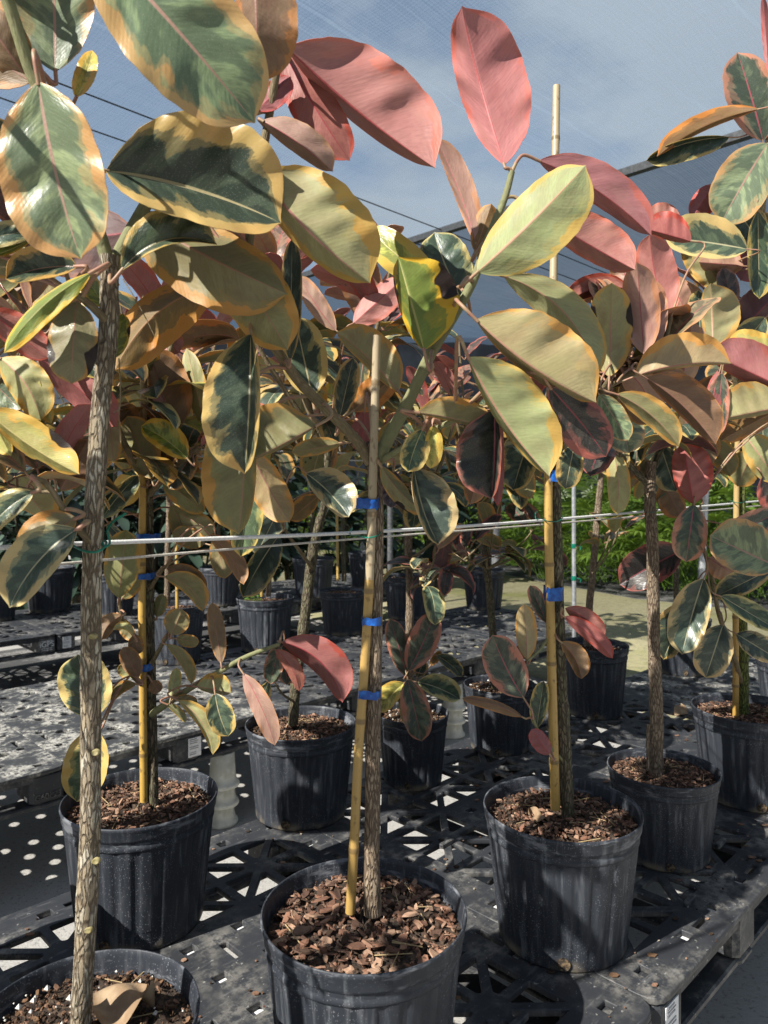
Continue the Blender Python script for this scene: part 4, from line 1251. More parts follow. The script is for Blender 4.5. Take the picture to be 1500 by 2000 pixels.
L(258, 1322, 232, 1300, 14, 16, -1, 0, 1.74, 0, 'sage', .2)
L(296, 1330, 312, 1352, 13, 14, -1, 0, 1.73, 0, 'brown', .2)
L(335, 1240, 356, 1190, 26, 24, -1, 0, 1.70, 0, 'olive', .12)
L(344, 1247, 389, 1254, 12, 14, -1, 0, 1.71, 0, 'olive', .12)
L(325, 1259, 374, 1336, 16, 10, -1, -12, 1.70, 0, 'olive', .16)
L(262, 1241, 221, 1230, 6, 10, -1, 12, 1.70, 0, 'sage', .3)
L(262, 1240, 270, 1278, 15, 16, -1, 0, 1.72, 0, 'brown', .14)
L(238, 1202, 198, 1250, 14, 20, -1, 8, 1.69, 0, 'brown', .1)
L(235, 1208, 262, 1250, 12, 16, -1, 0, 1.75, 0, 'olive')
L(232, 1168, 246, 1034, 36, 34, -1, 0, 1.66, 0, 'olive', .12)
L(238, 1170, 272, 1120, 14, 18, -1, 0, 1.74, 0, 'olive', .2)
L(322, 1126, 396, 1194, 28, 14, -1, -16, 1.70, 0, 'olive', .2)
L(325, 1110, 400, 1160, 20, 12, -1, -12, 1.74, 0, 'brown', .2)
L(306, 1205, 318, 1160, 12, 14, -1, 0, 1.78, 0, 'olive', .2)
L(366, 896, 275, 832, 22, 34, 1, 6, 1.66, -.02, 'ygreen', .42)
L(296, 935, 248, 812, 34, 40, -1, 0, 1.70, 0, 'olive', .22)
L(290, 940, 312, 840, 14, 34, -1, 0, 1.74, 0, 'orange', .4)
L(346, 840, 290, 680, 20, 60, -1, -4, 1.70, 0, 'brown', .24)
L(402, 840, 364, 680, 18, 22, -1, 0, 1.76, 0, 'pale', .1)
L(380, 880, 330, 955, 26, 24, 1, 0, 1.72, 0, 'brown', .2)
L(200, 1012, 270, 928, 12, 24, 1, -4, 1.66, 0, 'var', .1)
L(318, 935, 400, 1000, 22, 24, -1, 0, 1.76, .02, 'olive', .2)
L(400, 1062, 336, 1040, 20, 22, -1, 0, 1.76, 0, 'olive', .16)
L(336, 985, 372, 1068, 20, 22, -1, 0, 1.78, 0, 'olive', .16)
L(345, 1000, 420, 1040, 22, 22, -1, 0, 1.80, 0, 'sage', .16)
L(408, 1044, 476, 1142, 22, 14, -1, -10, 1.62, 0, 'brown', .2)
L(420, 1050, 440, 1130, 24, 20, -1, 0, 1.72, 0, 'olive', .2)
L(210, 1018, 262, 1060, 8, 16, 1, 6, 1.70, 0, 'varw', .16)
L(185, 1402, 152, 1278, 55, 50, 1, 0, 1.62, .0, 'varw', .24)
L(192, 1395, 200, 1300, 18, 16, -1, 0, 1.66, .0, 'pinkt')
L(186, 1424, 150, 1566, 38, 48, 1, -4, 1.62, .0, 'cream', .42)
L(240, 740, 300, 590, 40, 60, -1, 4, 1.85, .0, 'pink')
L(300, 620, 350, 690, 30, 26, -1, 4, 1.9, .0, 'pink')
L(205, 800, 262, 850, 44, 20, -1, 0, 1.72, .0, 'brown')
L(212, 790, 222, 905, 20, 24, -1, 0, 1.68, .0, 'tan', .2)

t.fill(46, t.br[1:4], Lr=(.15, .23), sty=('olive', 'tan', 'brown', 'sage', 'var', 'varw', 'cream', 'orange', 'yellow', 'var'), young=('pink', 'pinkt', 'sage'), seed=78, t0=.1, ky=.25, keep=lambda p: p[1] > 1.62)
# --- tree out of frame at the left, only its leaves are seen
t = Tree('rubber tree standing just outside the left edge, only its twisted leaves in view', -215, 1.40, .36, .295, chip=1, holes=False)
t.stem('trunk', [(-215, 1720, 1.40), (-215, 1300), (-205, 950)], .017, .015, 'bark')
t.stem('branch', [(-206, 960, 1.40), (-80, 850, 1.42), (0, 740, 1.42), (60, 690, 1.45), (80, 650, 1.5)], .009, .004, 'twig')
t.stem('branch', [(-206, 955, 1.40), (-60, 930, 1.44), (40, 955, 1.44), (110, 962, 1.44)], .007, .004, 'twig')
L = t.leaf
L(74, 697, 228, 834, 46, 32, -1, -6, 1.50, .04, 'pink', .12)
L(0, 700, 80, 822, 46, 34, -1, -14, 1.38, .0, 'sage', .3)
L(60, 700, 100, 828, 12, 24, -1, -4, 1.37, .02, 'yellow', .5)
L(-30, 800, 155, 926, 50, 20, -1, 8, 1.35, .0, 'yellow', .5, burn=True, label='yellow leaf with a brown burnt edge')
L(118, 958, 172, 858, 30, 36, -1, 0, 1.44, 0, 'brown', .12)
L(-40, 780, 22, 890, 18, 26, -1, 0, 1.4, 0, 'yellow', .3)
L(-30, 860, 4, 950, 20, 18, -1, 0, 1.42, 0, 'orange', .3)
L(-20, 690, 25, 560, 30, 34, -1, 0, 1.52, 0, 'olive', .2)
L(20, 700, 45, 560, 24, 26, -1, 0, 1.55, 0, 'tan', .3)
L(60, 660, 110, 545, 28, 30, -1, 0, 1.62, 0, 'pinkt', .3)
L(85, 650, 150, 700, 26, 30, -1, 0, 1.62, 0, 'pinkd', .2)
L(-20, 640, 70, 600, 24, 30, -1, 0, 1.60, 0, 'brown', .3)
L(-20, 740, 40, 800, 30, 30, 1, 0, 1.62, 0, 'lgreen', .2)

def crown(t, p0, nb, Lb, seed, up=.9, r0=.009, mat='twig', azs=None):
    r = random.Random(seed); out = []
    a0 = r.random() * 6.28
    for i in range(nb):
        a = (a0 + 6.283 * i / nb + r.gauss(0, .3)) if azs is None else R(azs[i])
        e = up * r.uniform(.75, 1.2); l = Lb * r.uniform(.75, 1.15)
        p = [np.asarray(p0, float)]
        for k in range(4):
            e = min(1.45, e + .12)
            p.append(p[-1] + np.array([math.cos(a) * math.cos(e), math.sin(a) * math.cos(e), math.sin(e)]) * l / 4)
            a += r.gauss(0, .12)
        t.stem3('branch', p, r0, r0 * .5, mat, jit=.02, nodes=.05)
        out.append(t.br[-1])
    return out

offl = lambda p: (p[0] + .12) / max(p[1] - .0, .05) < -.56 or p[1] < .1
t.fill(8, crown(t, P3(-205, 950, 1.40), 4, .5, 17, .9), merged=True, Lr=(.18, .26), seed=19, keep=offl, t0=.1)
t.fill(22, t.br[1:3], Lr=(.15, .22), sty=('olive', 'yellow', 'brown', 'sage', 'lgreen', 'tan'), young=('pink', 'pinkt'), seed=77, t0=.35, keep=lambda p: p[1] > 1.36)
for a in ((-50, 585, 60, 478, 30, 34, -1, 4, 1.5, .0, 'olive', .2), (0, 610, 96, 520, 28, 30, -1, 0, 1.56, .0, 'pinkt', .2), (-40, 520, 46, 432, 26, 30, -1, 0, 1.52, .0, 'var', .2), (100, 640, 70, 500, 26, 30, -1, 0, 1.6, .0, 'tan', .2), (120, 650, 150, 560, 26, 28, 1, 0, 1.64, .0, 'var', .25)):
    t.leaf(*a)
# the tree before the peeling one in the front row stands outside the frame and shades the pots
t = Tree('rubber tree outside the frame at the near end of the front row', base=(-.813, .60), W_=.36, H_=.295, chip=1, holes=False)
t.stem3('trunk', [(-.813, .60, TOP + .2), (-.82, .60, 1.2), (-.80, .62, 1.62)], .0165, .014, 'bark')
t.fill(9, crown(t, (-.80, .62, 1.60), 3, .5, 23, .85), merged=True, Lr=(.20, .28), seed=29, keep=offl, t0=.05)

# --- right front tree
t = Tree('rubber tree in the water spotted pot, its bamboo rising above all the leaves', 1097, 1.716, .36, .295, chip=1, rz=.3)
t.stem('trunk', [(1110, 1600, 1.72), (1104, 1500), (1097, 1350), (1092, 1150), (1088, 1000), (1086, 900), (1090, 845)], .0150, .0115, 'bark_dark', jit=.07, nodes=.10, seg=16)
t.stem('branch', [(1089, 900, 1.72), (1120, 830, 1.70), (1168, 770, 1.66), (1215, 738, 1.60), (1250, 722, 1.56), (1290, 690, 1.58), (1310, 620, 1.60)], .0105, .005, 'twig')
t.stem('branch', [(1168, 772, 1.66), (1190, 742, 1.60), (1215, 690, 1.56), (1240, 640, 1.56)], .007, .005, 'twig')
t.stem('branch', [(1095, 1208, 1.715), (1100, 1196, 1.69), (1097, 1188, 1.67)], .004, .003, 'petiole')
t.stem('branch', [(1104, 1490, 1.72), (1075, 1460, 1.69), (1050, 1425, 1.66), (1042, 1405, 1.64)], .004, .003, 'green_stem')
t.stem('branch', [(1092, 1210, 1.715), (1060, 1262, 1.69), (1030, 1290, 1.66)], .004, .003, 'green_stem')
t.stake([(1085, 1580, 1.71), (1080, 1400, 1.70), (1074, 1150, 1.697), (1071, 930, 1.697), (1080, 600, 1.72), (1087, 168, 1.76)], .0108, 1.70, (.50, .33, .10), (.45, .37, .24), .60)
t.tape(1063, 1097, 1158, 26, 1.709, .026)
t.tape(1066, 1094, 930, 22, 1.709, .024)
L = t.leaf
L(1240, 735, 1428, 710, 62, 6, -1, -10, 1.46, .0, 'tan', .35)
L(1262, 738, 1398, 868, 58, 18, -1, -10, 1.46, .02, 'brown', .12)
L(1205, 770, 1326, 872, 34, 20, -1, -12, 1.43, .0, 'olive', .3)
L(1190, 736, 1195, 552, 44, 44, -1, 0, 1.52, .0, 'sage', .22, burn=True)
L(1258, 692, 1244, 512, 36, 40, -1, 0, 1.52, .0, 'pinkt', .22)
L(1262, 690, 1264, 540, 30, 42, -1, 0, 1.56, .0, 'pinkt', .2)
L(1306, 622, 1270, 456, 36, 46, -1, -8, 1.62, .0, 'pink', .1)
L(1350, 472, 1258, 446, 10, 46, -1, 0, 1.66, .0, 'red', .2)
L(1232, 566, 1106, 592, 14, 30, -1, 16, 1.60, .0, 'red', .2)
L(1180, 640, 1178, 545, 24, 26, -1, 0, 1.66, .0, 'pale', .2)
L(1330, 760, 1352, 625, 30, 30, -1, 0, 1.70, .0, 'pinkt', .2)
L(1230, 560, 1205, 500, 26, 30, -1, 0, 1.75, 0, 'pinkt')
L(1320, 700, 1372, 640, 20, 30, -1, 0, 1.72, 0, 'pinkt')
L(1170, 770, 1228, 860, 26, 26, 1, 0, 1.62, 0, 'lgreen', .1)
L(1215, 745, 1262, 830, 28, 24, -1, 0, 1.66, 0, 'brown')
L(1180, 780, 1160, 880, 26, 28, -1, 0, 1.70, 0, 'olive')
L(1240, 720, 1300, 650, 26, 26, -1, 0, 1.66, 0, 'yellow', .4)
L(1020, 1400, 902, 1364, 12, 9, -1, 6, 1.64, .0, 'brown', .1)
L(1022, 1362, 962, 1240, 40, 38, 1, -4, 1.64, .0, 'pinkg', .22)
L(1048, 1422, 1062, 1330, 20, 16, 1, 0, 1.68, .0, 'var', .12)
L(1074, 1474, 1038, 1424, 18, 16, -1, 0, 1.64, .0, 'pinkd', .1)
L(1030, 1288, 1024, 1180, 20, 22, -1, 0, 1.66, .0, 'tan', .14)
L(1068, 1216, 1035, 1143, 14, 17, 1, 0, 1.70, .0, 'pinkg', .2)
L(1096, 1254, 1136, 1326, 26, 14, -1, -8, 1.69, .0, 'brown', .16)
L(1102, 1204, 1197, 1286, 20, 13, -1, -6, 1.66, .0, 'red', .1)
L(1104, 1188, 1180, 1246, 20, 16, -1, -8, 1.68, .0, 'red', .12)
L(1030, 1290, 1022, 1250, 12, 14, -1, 0, 1.68, .0, 'brown')

t.fill(38, t.br[1:3], Lr=(.15, .22), sty=('olive', 'brown', 'sage', 'maroon', 'tan', 'pinkt'), young=('pink', 'pinkt'), seed=79, t0=.3, ky=.3, keep=lambda p: p[1] > 1.62)
# --- small lit pot with the sawn off trunk
t = Tree('rubber tree with a sawn off top in the low pot whose bark is half sunlit', 1295, 2.10, .305, .240, chip=1, rz=1.3)
t.stem('trunk', [(1283, 1520, 2.09), (1284, 1460), (1281, 1300), (1276, 1100), (1272, 980), (1272, 902)], .0192, .0142, 'bark', jit=.05, nodes=.09, seg=16)
t.stem('stub', [(1266, 1505, 2.06), (1265, 1445), (1266, 1415)], .004, .0045, 'bark')
t.stem('branch', [(1264, 945, 2.09), (1238, 918, 2.06), (1200, 876, 2.0), (1178, 845, 1.96)], .009, .0075, 'bark_dark')
t.stem('branch', [(1278, 912, 2.1), (1290, 880, 2.1), (1308, 850, 2.1), (1340, 800, 2.1)], .009, .006, 'bark_dark')
L = t.leaf
L(1185, 850, 1206, 930, 34, 34, 1, 0, 2.02, 0, 'var', .2)
L(1195, 875, 1204, 1005, 24, 22, -1, -8, 2.02, 0, 'sage', .14)
L(1210, 800, 1228, 885, 40, 34, 1, 0, 1.9, 0, 'lgreen', .06)
L(1230, 905, 1268, 930, 26, 20, -1, 0, 2.12, 0, 'olive')
L(1245, 935, 1300, 860, 30, 34, 1, 0, 2.2, 0, 'var', .25)
L(1300, 865, 1262, 905, 34, 34, 1, 0, 2.2, 0, 'var', .25)
L(1330, 810, 1392, 905, 40, 36, -1, 0, 2.04, 0, 'brown', .3)
L(1290, 870, 1320, 960, 30, 34, 1, 0, 2.14, 0, 'varw', .2)
L(1295, 940, 1330, 1010, 22, 30, -1, 0, 2.2, 0, 'brown')
br8 = [b for b in t.br[2:]]
t.fill(16, br8, Lr=(.13, .2), sty=('olive', 'brown', 'maroon', 'var', 'sage'), seed=4, ky=.02)

# --- big pot at the right edge
t = Tree('rubber tree with a green mossy trunk in the big pot cut by the right edge', 1463, 2.48, .36, .295, chip=1, rz=.8)
t.stem('trunk', [(1453, 1400, 2.48), (1450, 1280), (1447, 1150), (1446, 950), (1448, 830), (1452, 760)], .0175, .013, 'bark_moss', jit=.06, nodes=.09)
b9 = []
t.stem('branch', [(1452, 790, 2.48), (1466, 650, 2.42), (1482, 500, 2.36), (1496, 330, 2.30), (1506, 180, 2.26), (1512, 60, 2.24)], .011, .006, 'twig', nodes=.05)
t.stem('branch', [(1450, 800, 2.48), (1425, 700, 2.40), (1405, 620, 2.35), (1395, 560, 2.32)], .009, .005, 'twig')
t.stem('branch', [(1452, 790, 2.48), (1520, 690, 2.4), (1580, 620, 2.35)], .009, .005, 'twig')
t.stem('branch', [(1449, 1335, 2.48), (1430, 1270, 2.40), (1404, 1200, 2.32), (1392, 1130, 2.26), (1375, 1075, 2.20), (1360, 1010, 2.10), (1355, 985, 2.05)], .008, .0045, 'twig')
t.stake([(1437, 1405, 2.46), (1437, 1200, 2.455), (1438, 1000, 2.455), (1441, 810, 2.455)], .0105, 2.455, (.44, .27, .065), (.46, .34, .15), .5)
L = t.leaf
L(1500, 280, 1408, 436, 52, 54, 1, 2, 2.20, -.03, 'lgreen', .16)
L(1490, 275, 1440, 102, 48, 52, 1, 2, 2.26, .0, 'pinkg', .30)
L(1482, 213, 1283, 306, 8, 28, -1, 14, 2.18, .0, 'orange', .30)
L(1424, 268, 1262, 314, 34, 8, 1, 12, 2.24, .0, 'var', .12)
L(1502, 150, 1490, -10, 8, 10, -1, 0, 2.2, .0, 'pinkd')
L(1460, 487, 1298, 464, 30, 56, 1, 2, 2.12, .0, 'varw', .36)
L(1480, 412, 1483, 584, 30, 22, 1, 0, 2.16, .0, 'var', .18)
L(1395, 360, 1352, 426, 26, 22, -1, 0, 2.3, .0, 'pinkd')
L(1440, 410, 1480, 470, 40, 36, 1, 0, 2.26, .0, 'var', .2)
L(1438, 575, 1352, 500, 30, 32, -1, 0, 2.24, .0, 'pale', .3)
L(1432, 600, 1412, 522, 20, 22, 1, 0, 2.2, .0, 'purple', .1)
L(1444, 650, 1520, 570, 44, 34, -1, 0, 2.22, .0, 'maroon', .06)
L(1392, 676, 1388, 553, 22, 58, -1, 0, 2.06, .0, 'pale', .12)
L(1368, 668, 1364, 566, 24, 20, 1, 0, 2.16, .0, 'var', .2)
L(1560, 772, 1385, 690, 22, 62, -1, 0, 1.98, .0, 'pink', .2)
L(1530, 700, 1420, 665, 26, 36, -1, 0, 2.06, .0, 'yellow', .4)
L(1530, 795, 1410, 818, 8, 62, -1, 0, 2.0, .0, 'sage', .1)
L(1410, 728, 1400, 852, 20, 28, 1, 0, 2.0, .0, 'pinkg', .25)
L(1405, 722, 1380, 830, 18, 16, -1, 0, 2.02, .0, 'pinkd')
L(1520, 800, 1408, 860, 20, 30, -1, 0, 2.1, .0, 'orange', .3)
L(1455, 850, 1520, 940, 40, 30, -1, 0, 2.3, .0, 'sage', .3)
L(1470, 880, 1440, 950, 30, 34, -1, 0, 2.36, .0, 'olive', .3)
L(1490, 930, 1540, 1010, 34, 34, 1, 0, 2.3, .0, 'maroon', .2)
L(1354, 984, 1334, 866, 30, 50, -1, 0, 2.0, .0, 'red', .12)
L(1355, 986, 1340, 1098, 34, 34, 1, 0, 1.98, -.02, 'pinkg', .26)
L(1520, 1108, 1386, 1046, 42, 60, 1, 0, 1.92, .0, 'lgreen', .12)
L(1334, 1074, 1210, 1142, 36, 44, 1, 2, 2.16, .02, 'maroon', .16)
L(1374, 1130, 1332, 1278, 34, 44, 1, 2, 2.02, -.02, 'varw', .18)
L(1342, 1178, 1296, 1288, 24, 42, 1, 0, 2.18, .0, 'var', .28)
L(1412, 1220, 1378, 1324, 36, 38, 1, 0, 2.12, .0, 'varw', .26)
L(1408, 1164, 1518, 1230, 24, 18, 1, 0, 2.06, .0, 'varw', .26)
L(1510, 1110, 1396, 1166, 22, 28, 1, 0, 2.12, .0, 'var', .3)
L(1438, 1238, 1520, 1288, 26, 22, 1, 0, 2.2, .0, 'varw', .2)
L(1400, 1060, 1520, 1000, 26, 34, 1, 0, 2.1, .0, 'pinkg', .3)
L(1385, 1090, 1430, 1120, 26, 26, -1, 0, 2.2, .0, 'pinkt', .3)
L(1360, 960, 1320, 900, 22, 26, -1, 0, 2.2, .0, 'pinkd', .3)
for a in ((1352, 640, 1308, 538, 26, 30, -1, 0, 2.2, 0, 'pinkt', .2), (1452, 520, 1365, 512, 22, 40, -1, 0, 2.2, 0, 'pinkt', .15), (1500, 470, 1446, 548, 30, 34, -1, 0, 2.25, 0, 'pinkd', .12), (1478, 350, 1418, 470, 40, 36, 1, 0, 2.28, 0, 'var', .22), (1330, 440, 1262, 420, 14, 34, -1, 0, 2.3, 0, 'pink', .12), (1400, 560, 1340, 470, 30, 34, -1, 0, 2.3, 0, 'pale', .2), (1495, 620, 1428, 700, 34, 30, 1, 0, 2.2, 0, 'var', .25)):
    L(*a)
t.fill(26, t.br[1:4], Lr=(.15, .22), sty=('olive', 'brown', 'var', 'sage', 'varw'), young=('pink', 'pinkt'), seed=14, t0=.1, keep=lambda p: p[2] < EYE + .90 and p[1] > 2.3)

# --- middle pot behind the front centre tree
t = Tree('rubber tree with a slanting trunk in the pot behind the front centre tree', 588, 2.36, .352, .285, chip=1, rz=2.0)
t.stem('trunk', [(573, 1415, 2.36), (577, 1340), (590, 1240), (603, 1140), (614, 1062)], .0175, .0165, 'bark_dark', jit=.06, nodes=.09)
t.stem('branch', [(612, 1075, 2.36), (624, 1020, 2.34), (634, 985, 2.32), (640, 900, 2.28), (645, 850, 2.25)], .015, .010, 'bark_dark')
t.stem('branch', [(610, 1110, 2.355), (592, 1085, 2.28), (560, 1040, 2.2), (545, 1000, 2.15)], .006, .004, 'twig')
t.stem('branch', [(574, 1370, 2.35), (552, 1356, 2.30), (540, 1338, 2.27)], .004, .003, 'twig')
L = t.leaf
L(690, 632, 786, 545, 26, 34, -1, 0, 2.05, 0, 'pink', .1)
L(656, 646, 584, 538, 18, 22, -1, -4, 2.05, 0, 'pinkt', .2)
L(598, 925, 681, 1010, 48, 22, 1, -6, 2.0, -.03, 'varw', .34)
L(622, 968, 566, 1016, 18, 22, -1, 0, 2.1, 0, 'orange', .3)
L(545, 1045, 474, 1166, 34, 20, 1, 4, 2.06, -.03, 'var', .12)
L(500, 960, 540, 1040, 26, 30, -1, 0, 2.2, 0, 'brown', .2)
L(545, 995, 500, 1085, 26, 28, 1, 0, 2.2, 0, 'varw', .2)
L(525, 1330, 500, 1400, 14, 14, 1, 0, 2.28, 0, 'var', .2)
b = crown(t, P3(640, 880, 2.28), 7, .68, 31, .85)
t.fill(88, b, Lr=(.15, .24), seed=41, young=('pink', 'pinkt', 'pinkd', 'pink'), ky=.30, sty=('olive', 'brown', 'sage', 'var', 'varw', 'cream', 'orange', 'tan', 'var'))

# --- young low leafy plant
t = Tree('rubber tree sprouting pink edged leaves low over the rim of its small pot, centre', 806, 2.62, .255, .238, chip=2, rz=1.0)
t.stem('trunk', [(800, 1400, 2.64), (800, 1300), (801, 1180), (799, 1050), (796, 1000)], .0155, .0125, 'bark', jit=.05, nodes=.08)
t.stem('branch', [(800, 1385, 2.60), (797, 1345, 2.52), (796, 1322, 2.48)], .005, .004, 'green_stem')
t.stem('branch', [(802, 1090, 2.64), (820, 1080, 2.6), (845, 1060, 2.55), (870, 1045, 2.5)], .006, .004, 'twig')
L = t.leaf
L(796, 1322, 762, 1208, 21, 22, 1, 0, 2.46, 0, 'pinkg', .12)
L(798, 1310, 848, 1196, 30, 28, 1, 4, 2.42, 0, 'pinkg', .30)
L(796, 1326, 824, 1448, 30, 26, 1, 0, 2.42, -.03, 'pinkg', .28)
L(816, 1332, 899, 1366, 28, 18, 1, -4, 2.46, 0, 'varw', .32)
L(790, 1334, 742, 1392, 16, 26, 1, 4, 2.46, 0, 'yellow', .4)
L(786, 1346, 800, 1420, 15, 14, 1, 0, 2.48, 0, 'varw', .2)
L(852, 1280, 902, 1322, 16, 10, 1, -4, 2.5, 0, 'var', .1)
L(840, 1300, 862, 1272, 8, 8, -1, 0, 2.5, 0, 'orange')
L(815, 1322, 828, 1290, 14, 14, 1, 0, 2.52, 0, 'var')
L(870, 1050, 860, 1110, 18, 20, -1, 0, 2.5, 0, 'maroon', .1)
b = crown(t, P3(797, 1010, 2.64), 5, .40, 51, .7)
b2 = crown(t, P3(801, 1150, 2.6), 3, .30, 52, .35, .005, azs=(-60, -25, 10))
t.fill(38, b, Lr=(.13, .21), seed=61, young=('pinkt', 'sage', 'pinkd'), ky=.2)
t.fill(16, b2, Lr=(.10, .16), seed=62, young=('pinkg', 'maroon'), sty=('varw', 'var', 'maroon', 'pinkg'), ky=.3, t0=.3)

# --- next pot
t = Tree('rubber tree in the small shaded pot to the left behind the water spotted one', 976, 2.95, .286, .250, chip=2, rz=.4)
t.stem('trunk', [(968, 1345, 2.95), (964, 1250), (955, 1150), (946, 1050), (944, 980)], .0165, .013, 'bark_dark', jit=.07, nodes=.1)
b = crown(t, P3(945, 985, 2.95), 6, .66, 71, .85)
b2 = crown(t, P3(952, 1110, 2.93), 5, .32, 72, .30, .005, azs=(-160, -100, -60, -10, 150))
t.fill(66, b, Lr=(.16, .24), seed=81, young=('pink', 'pinkt', 'pinkd'), ky=.25)
t.fill(24, b2, Lr=(.12, .18), seed=82, sty=('varw', 'var', 'brown', 'olive', 'maroon'), young=('pinkg', 'var'), ky=.2, t0=.3)

# --- next
t = Tree('rubber tree with a slim bare trunk in the dark pot left of the sandy path', 1159, 3.40, .315, .312, chip=2, rz=.2)
t.stem('trunk', [(1148, 1260, 3.40), (1152, 1180), (1160, 1100), (1168, 1000), (1178, 900)], .0180, .014, 'bark', jit=.06, nodes=.1)
b = crown(t, P3(1178, 905, 3.40), 5, .55, 91, .8)
b2 = crown(t, P3(1156, 1120, 3.38), 2, .26, 92, .75, .005, azs=(-20, 20))
t.fill(46, b, Lr=(.16, .24), seed=101, young=('pink', 'pinkt', 'pinkd'), ky=.25, keep=lambda p: p[2] > EYE - .02)
t.fill(7, b2, Lr=(.13, .18), seed=102, sty=('lgreen', 'pinkg', 'olive'), young=('lgreen', 'pinkg'), ky=.3, t0=.5)

# --- pots further back: one leaf mesh each
def back_tree(label, px, D, W_, H_, trunk, seed, nb=6, Lb=.85, n=46, stake=None, weeds=False, z=TOP, chip=3, mat='bark_dark', r0=.017, sty=('olive', 'var', 'brown', 'varw', 'var', 'cream'), young=('pink', 'pinkt', 'pinkd'), low=0):
    t = Tree(label, px, D, W_, H_, chip=chip, rz=seed, z=z, holes=D < 5)
    t.stem('trunk', [(x, y, D) for x, y in trunk], r0, r0 * .8, mat, jit=.05, nodes=.1, seg=10)
    if stake: t.stake([(x, y, D - .04) for x, y in stake], .010, D, (.50, .34, .10), (.46, .36, .18), .5)
    b = crown(t, P3(trunk[-1][0], trunk[-1][1], D), nb, Lb, seed * 3 + 1, .8)
    if low: b += crown(t, P3(trunk[0][0], trunk[0][1] - low, D), 3, .25, seed + 9, .4, .005)
    t.fill(int(n * 1.9), b, Lr=(.17, .27), seed=seed * 5, merged=True, sty=sty, young=young, ky=.22, t0=.05)
    if weeds:
        mb = MB(); r = random.Random(seed)
        for i in range(90):
            a = r.random() * 6.28; q = .03 + .09 * r.random(); h = H_ * .88 + .02 + .05 * r.random(); s_ = .010
            c = np.array([-.07 + .5 * q * math.cos(a), -.07 + .5 * q * math.sin(a), h]); d1 = np.array([math.cos(a * 5), math.sin(a * 5), r.uniform(-.3, .6)]) * s_; d2 = np.array([-math.sin(a * 5), math.cos(a * 5), 0]) * s_ * .6
            mb.add([c - d1, c + d2, c + d1, c - d2], [(0, 1, 2, 3)], A=(1, 1, 1, 0))
            mb.add([c * (1, 1, 0) + (0, 0, H_ * .87), c * (1, 1, 0) + (.001, 0, H_ * .87), c], [(0, 1, 2)], A=(.8, .8, .6, 0))
        tag(mb.build('weeds', M['weed'], t.root), 'fresh green weeds sprouting in the pot', None, None, 'stuff')
    return t
back_tree('rubber tree in the sunlit ribbed pot with green weeds sprouting on its soil', 518, 4.72, .365, .33, [(524, 1165), (526, 1100), (527, 1000), (524, 900)], 3, n=44, stake=[(511, 1165), (510, 1000), (512, 880)], weeds=True, mat='bark')
back_tree('rubber tree in the pale lit pot behind the yellow bamboo at the left', 345, 4.40, .335, .335, [(326, 1180), (328, 1100), (330, 1000), (330, 910)], 4, n=44, stake=[(346, 1190), (345, 1050), (343, 900)], mat='bark')
back_tree('rubber tree with twin thin trunks in the dark pot half lit by a slanting sunbeam', 670, 5.25, .335, .30, [(672, 1135), (670, 1050), (668, 960), (668, 890)], 5, n=44, stake=[(660, 1135), (658, 1000), (657, 900)])
back_tree('rubber tree in the dark pot right of the front centre trunk, in the middle row', 795, 5.85, .37, .33, [(794, 1120), (792, 1040), (790, 960), (786, 900)], 6, n=44)
back_tree('rubber tree in the shaded pot far right of the middle row, by the path', 945, 6.3, .36, .33, [(940, 1110), (938, 1040), (936, 960), (934, 900)], 7, n=44)
back_tree('rubber tree in the grey pot half hidden behind the sawn off trunk', 1330, 4.15, .32, .30, [(1325, 1230), (1322, 1150), (1326, 1060), (1330, 960)], 8, n=38, young=('pinkg', 'pinkt'))
back_tree('rubber tree whose pot just shows at the right edge, with only its rim in view', 1562, 3.2, .35, .295, [(1560, 1290), (1556, 1150), (1550, 1000), (1550, 900)], 9, n=30)
back_tree('rubber tree in a deep shaded pot at the left, below the variegated drooping leaf', 97, 6.2, .40, .36, [(95, 1120), (96, 1050), (98, 960), (98, 900)], 10, n=40)
back_tree('rubber tree in the shaded pot at the far left edge of the back row', -12, 5.75, .36, .34, [(-14, 1130), (-12, 1050), (-10, 960), (-8, 900)], 11, n=40)
back_tree('rubber tree in the shaded pot right behind the peeling trunk, in the back row', 222, 6.0, .36, .34, [(222, 1130), (222, 1050), (224, 960), (226, 900)], 12, n=40)
back_tree('rubber tree in the back row pot with a bright lit flank', 430, 6.5, .36, .33, [(428, 1120), (428, 1050), (430, 960), (432, 900)], 13, n=40)
back_tree('rubber tree in the back row pot behind the slanting trunk', 612, 7.0, .40, .36, [(612, 1095), (610, 1040), (608, 960), (606, 900)], 14, n=40)
back_tree('rubber tree in the farthest back row pot, just left of the front centre trunk', 716, 7.6, .38, .36, [(720, 1085), (718, 1030), (716, 960), (714, 900)], 15, n=40)

# ------------------------------------------------------------------ ropes, ties, posts
ROPE = 'ropes strung along the pot rows'
def rope(pts, r, mat, label):
    mb = MB(); tube(mb, pts, r, n=60, seg=8, jit=.01)
    tag(mb.build('rope', M[mat]), label, 'rope', ROPE)
RB = 1.055
rope([P3(-900, 1150, .62), P3(0, 1070, .978), P3(700, 1040, 1.435), P3(1100, 1013, 1.96), P3(1500, 977, 3.09), P3(1700, 958, 4.9)], .0034, 'rope', 'thick white rope tied to the front trunks, the upper of the two')
rope([P3(-900, 1205, .64), P3(0, 1112, 1.005), P3(700, 1052, 1.476), P3(1100, 1021, 2.01), P3(1500, 986, 3.17), P3(1700, 964, 5.0)], .0021, 'twine', 'thin grey twine running below the thick white rope')
rope([P3(-300, 868, 3.3), P3(40, 872, 3.85), P3(680, 885, 5.2), P3(1300, 905, 8.0)], .0035, 'rope', 'white rope in the middle row, the higher one behind the peeling trunk')
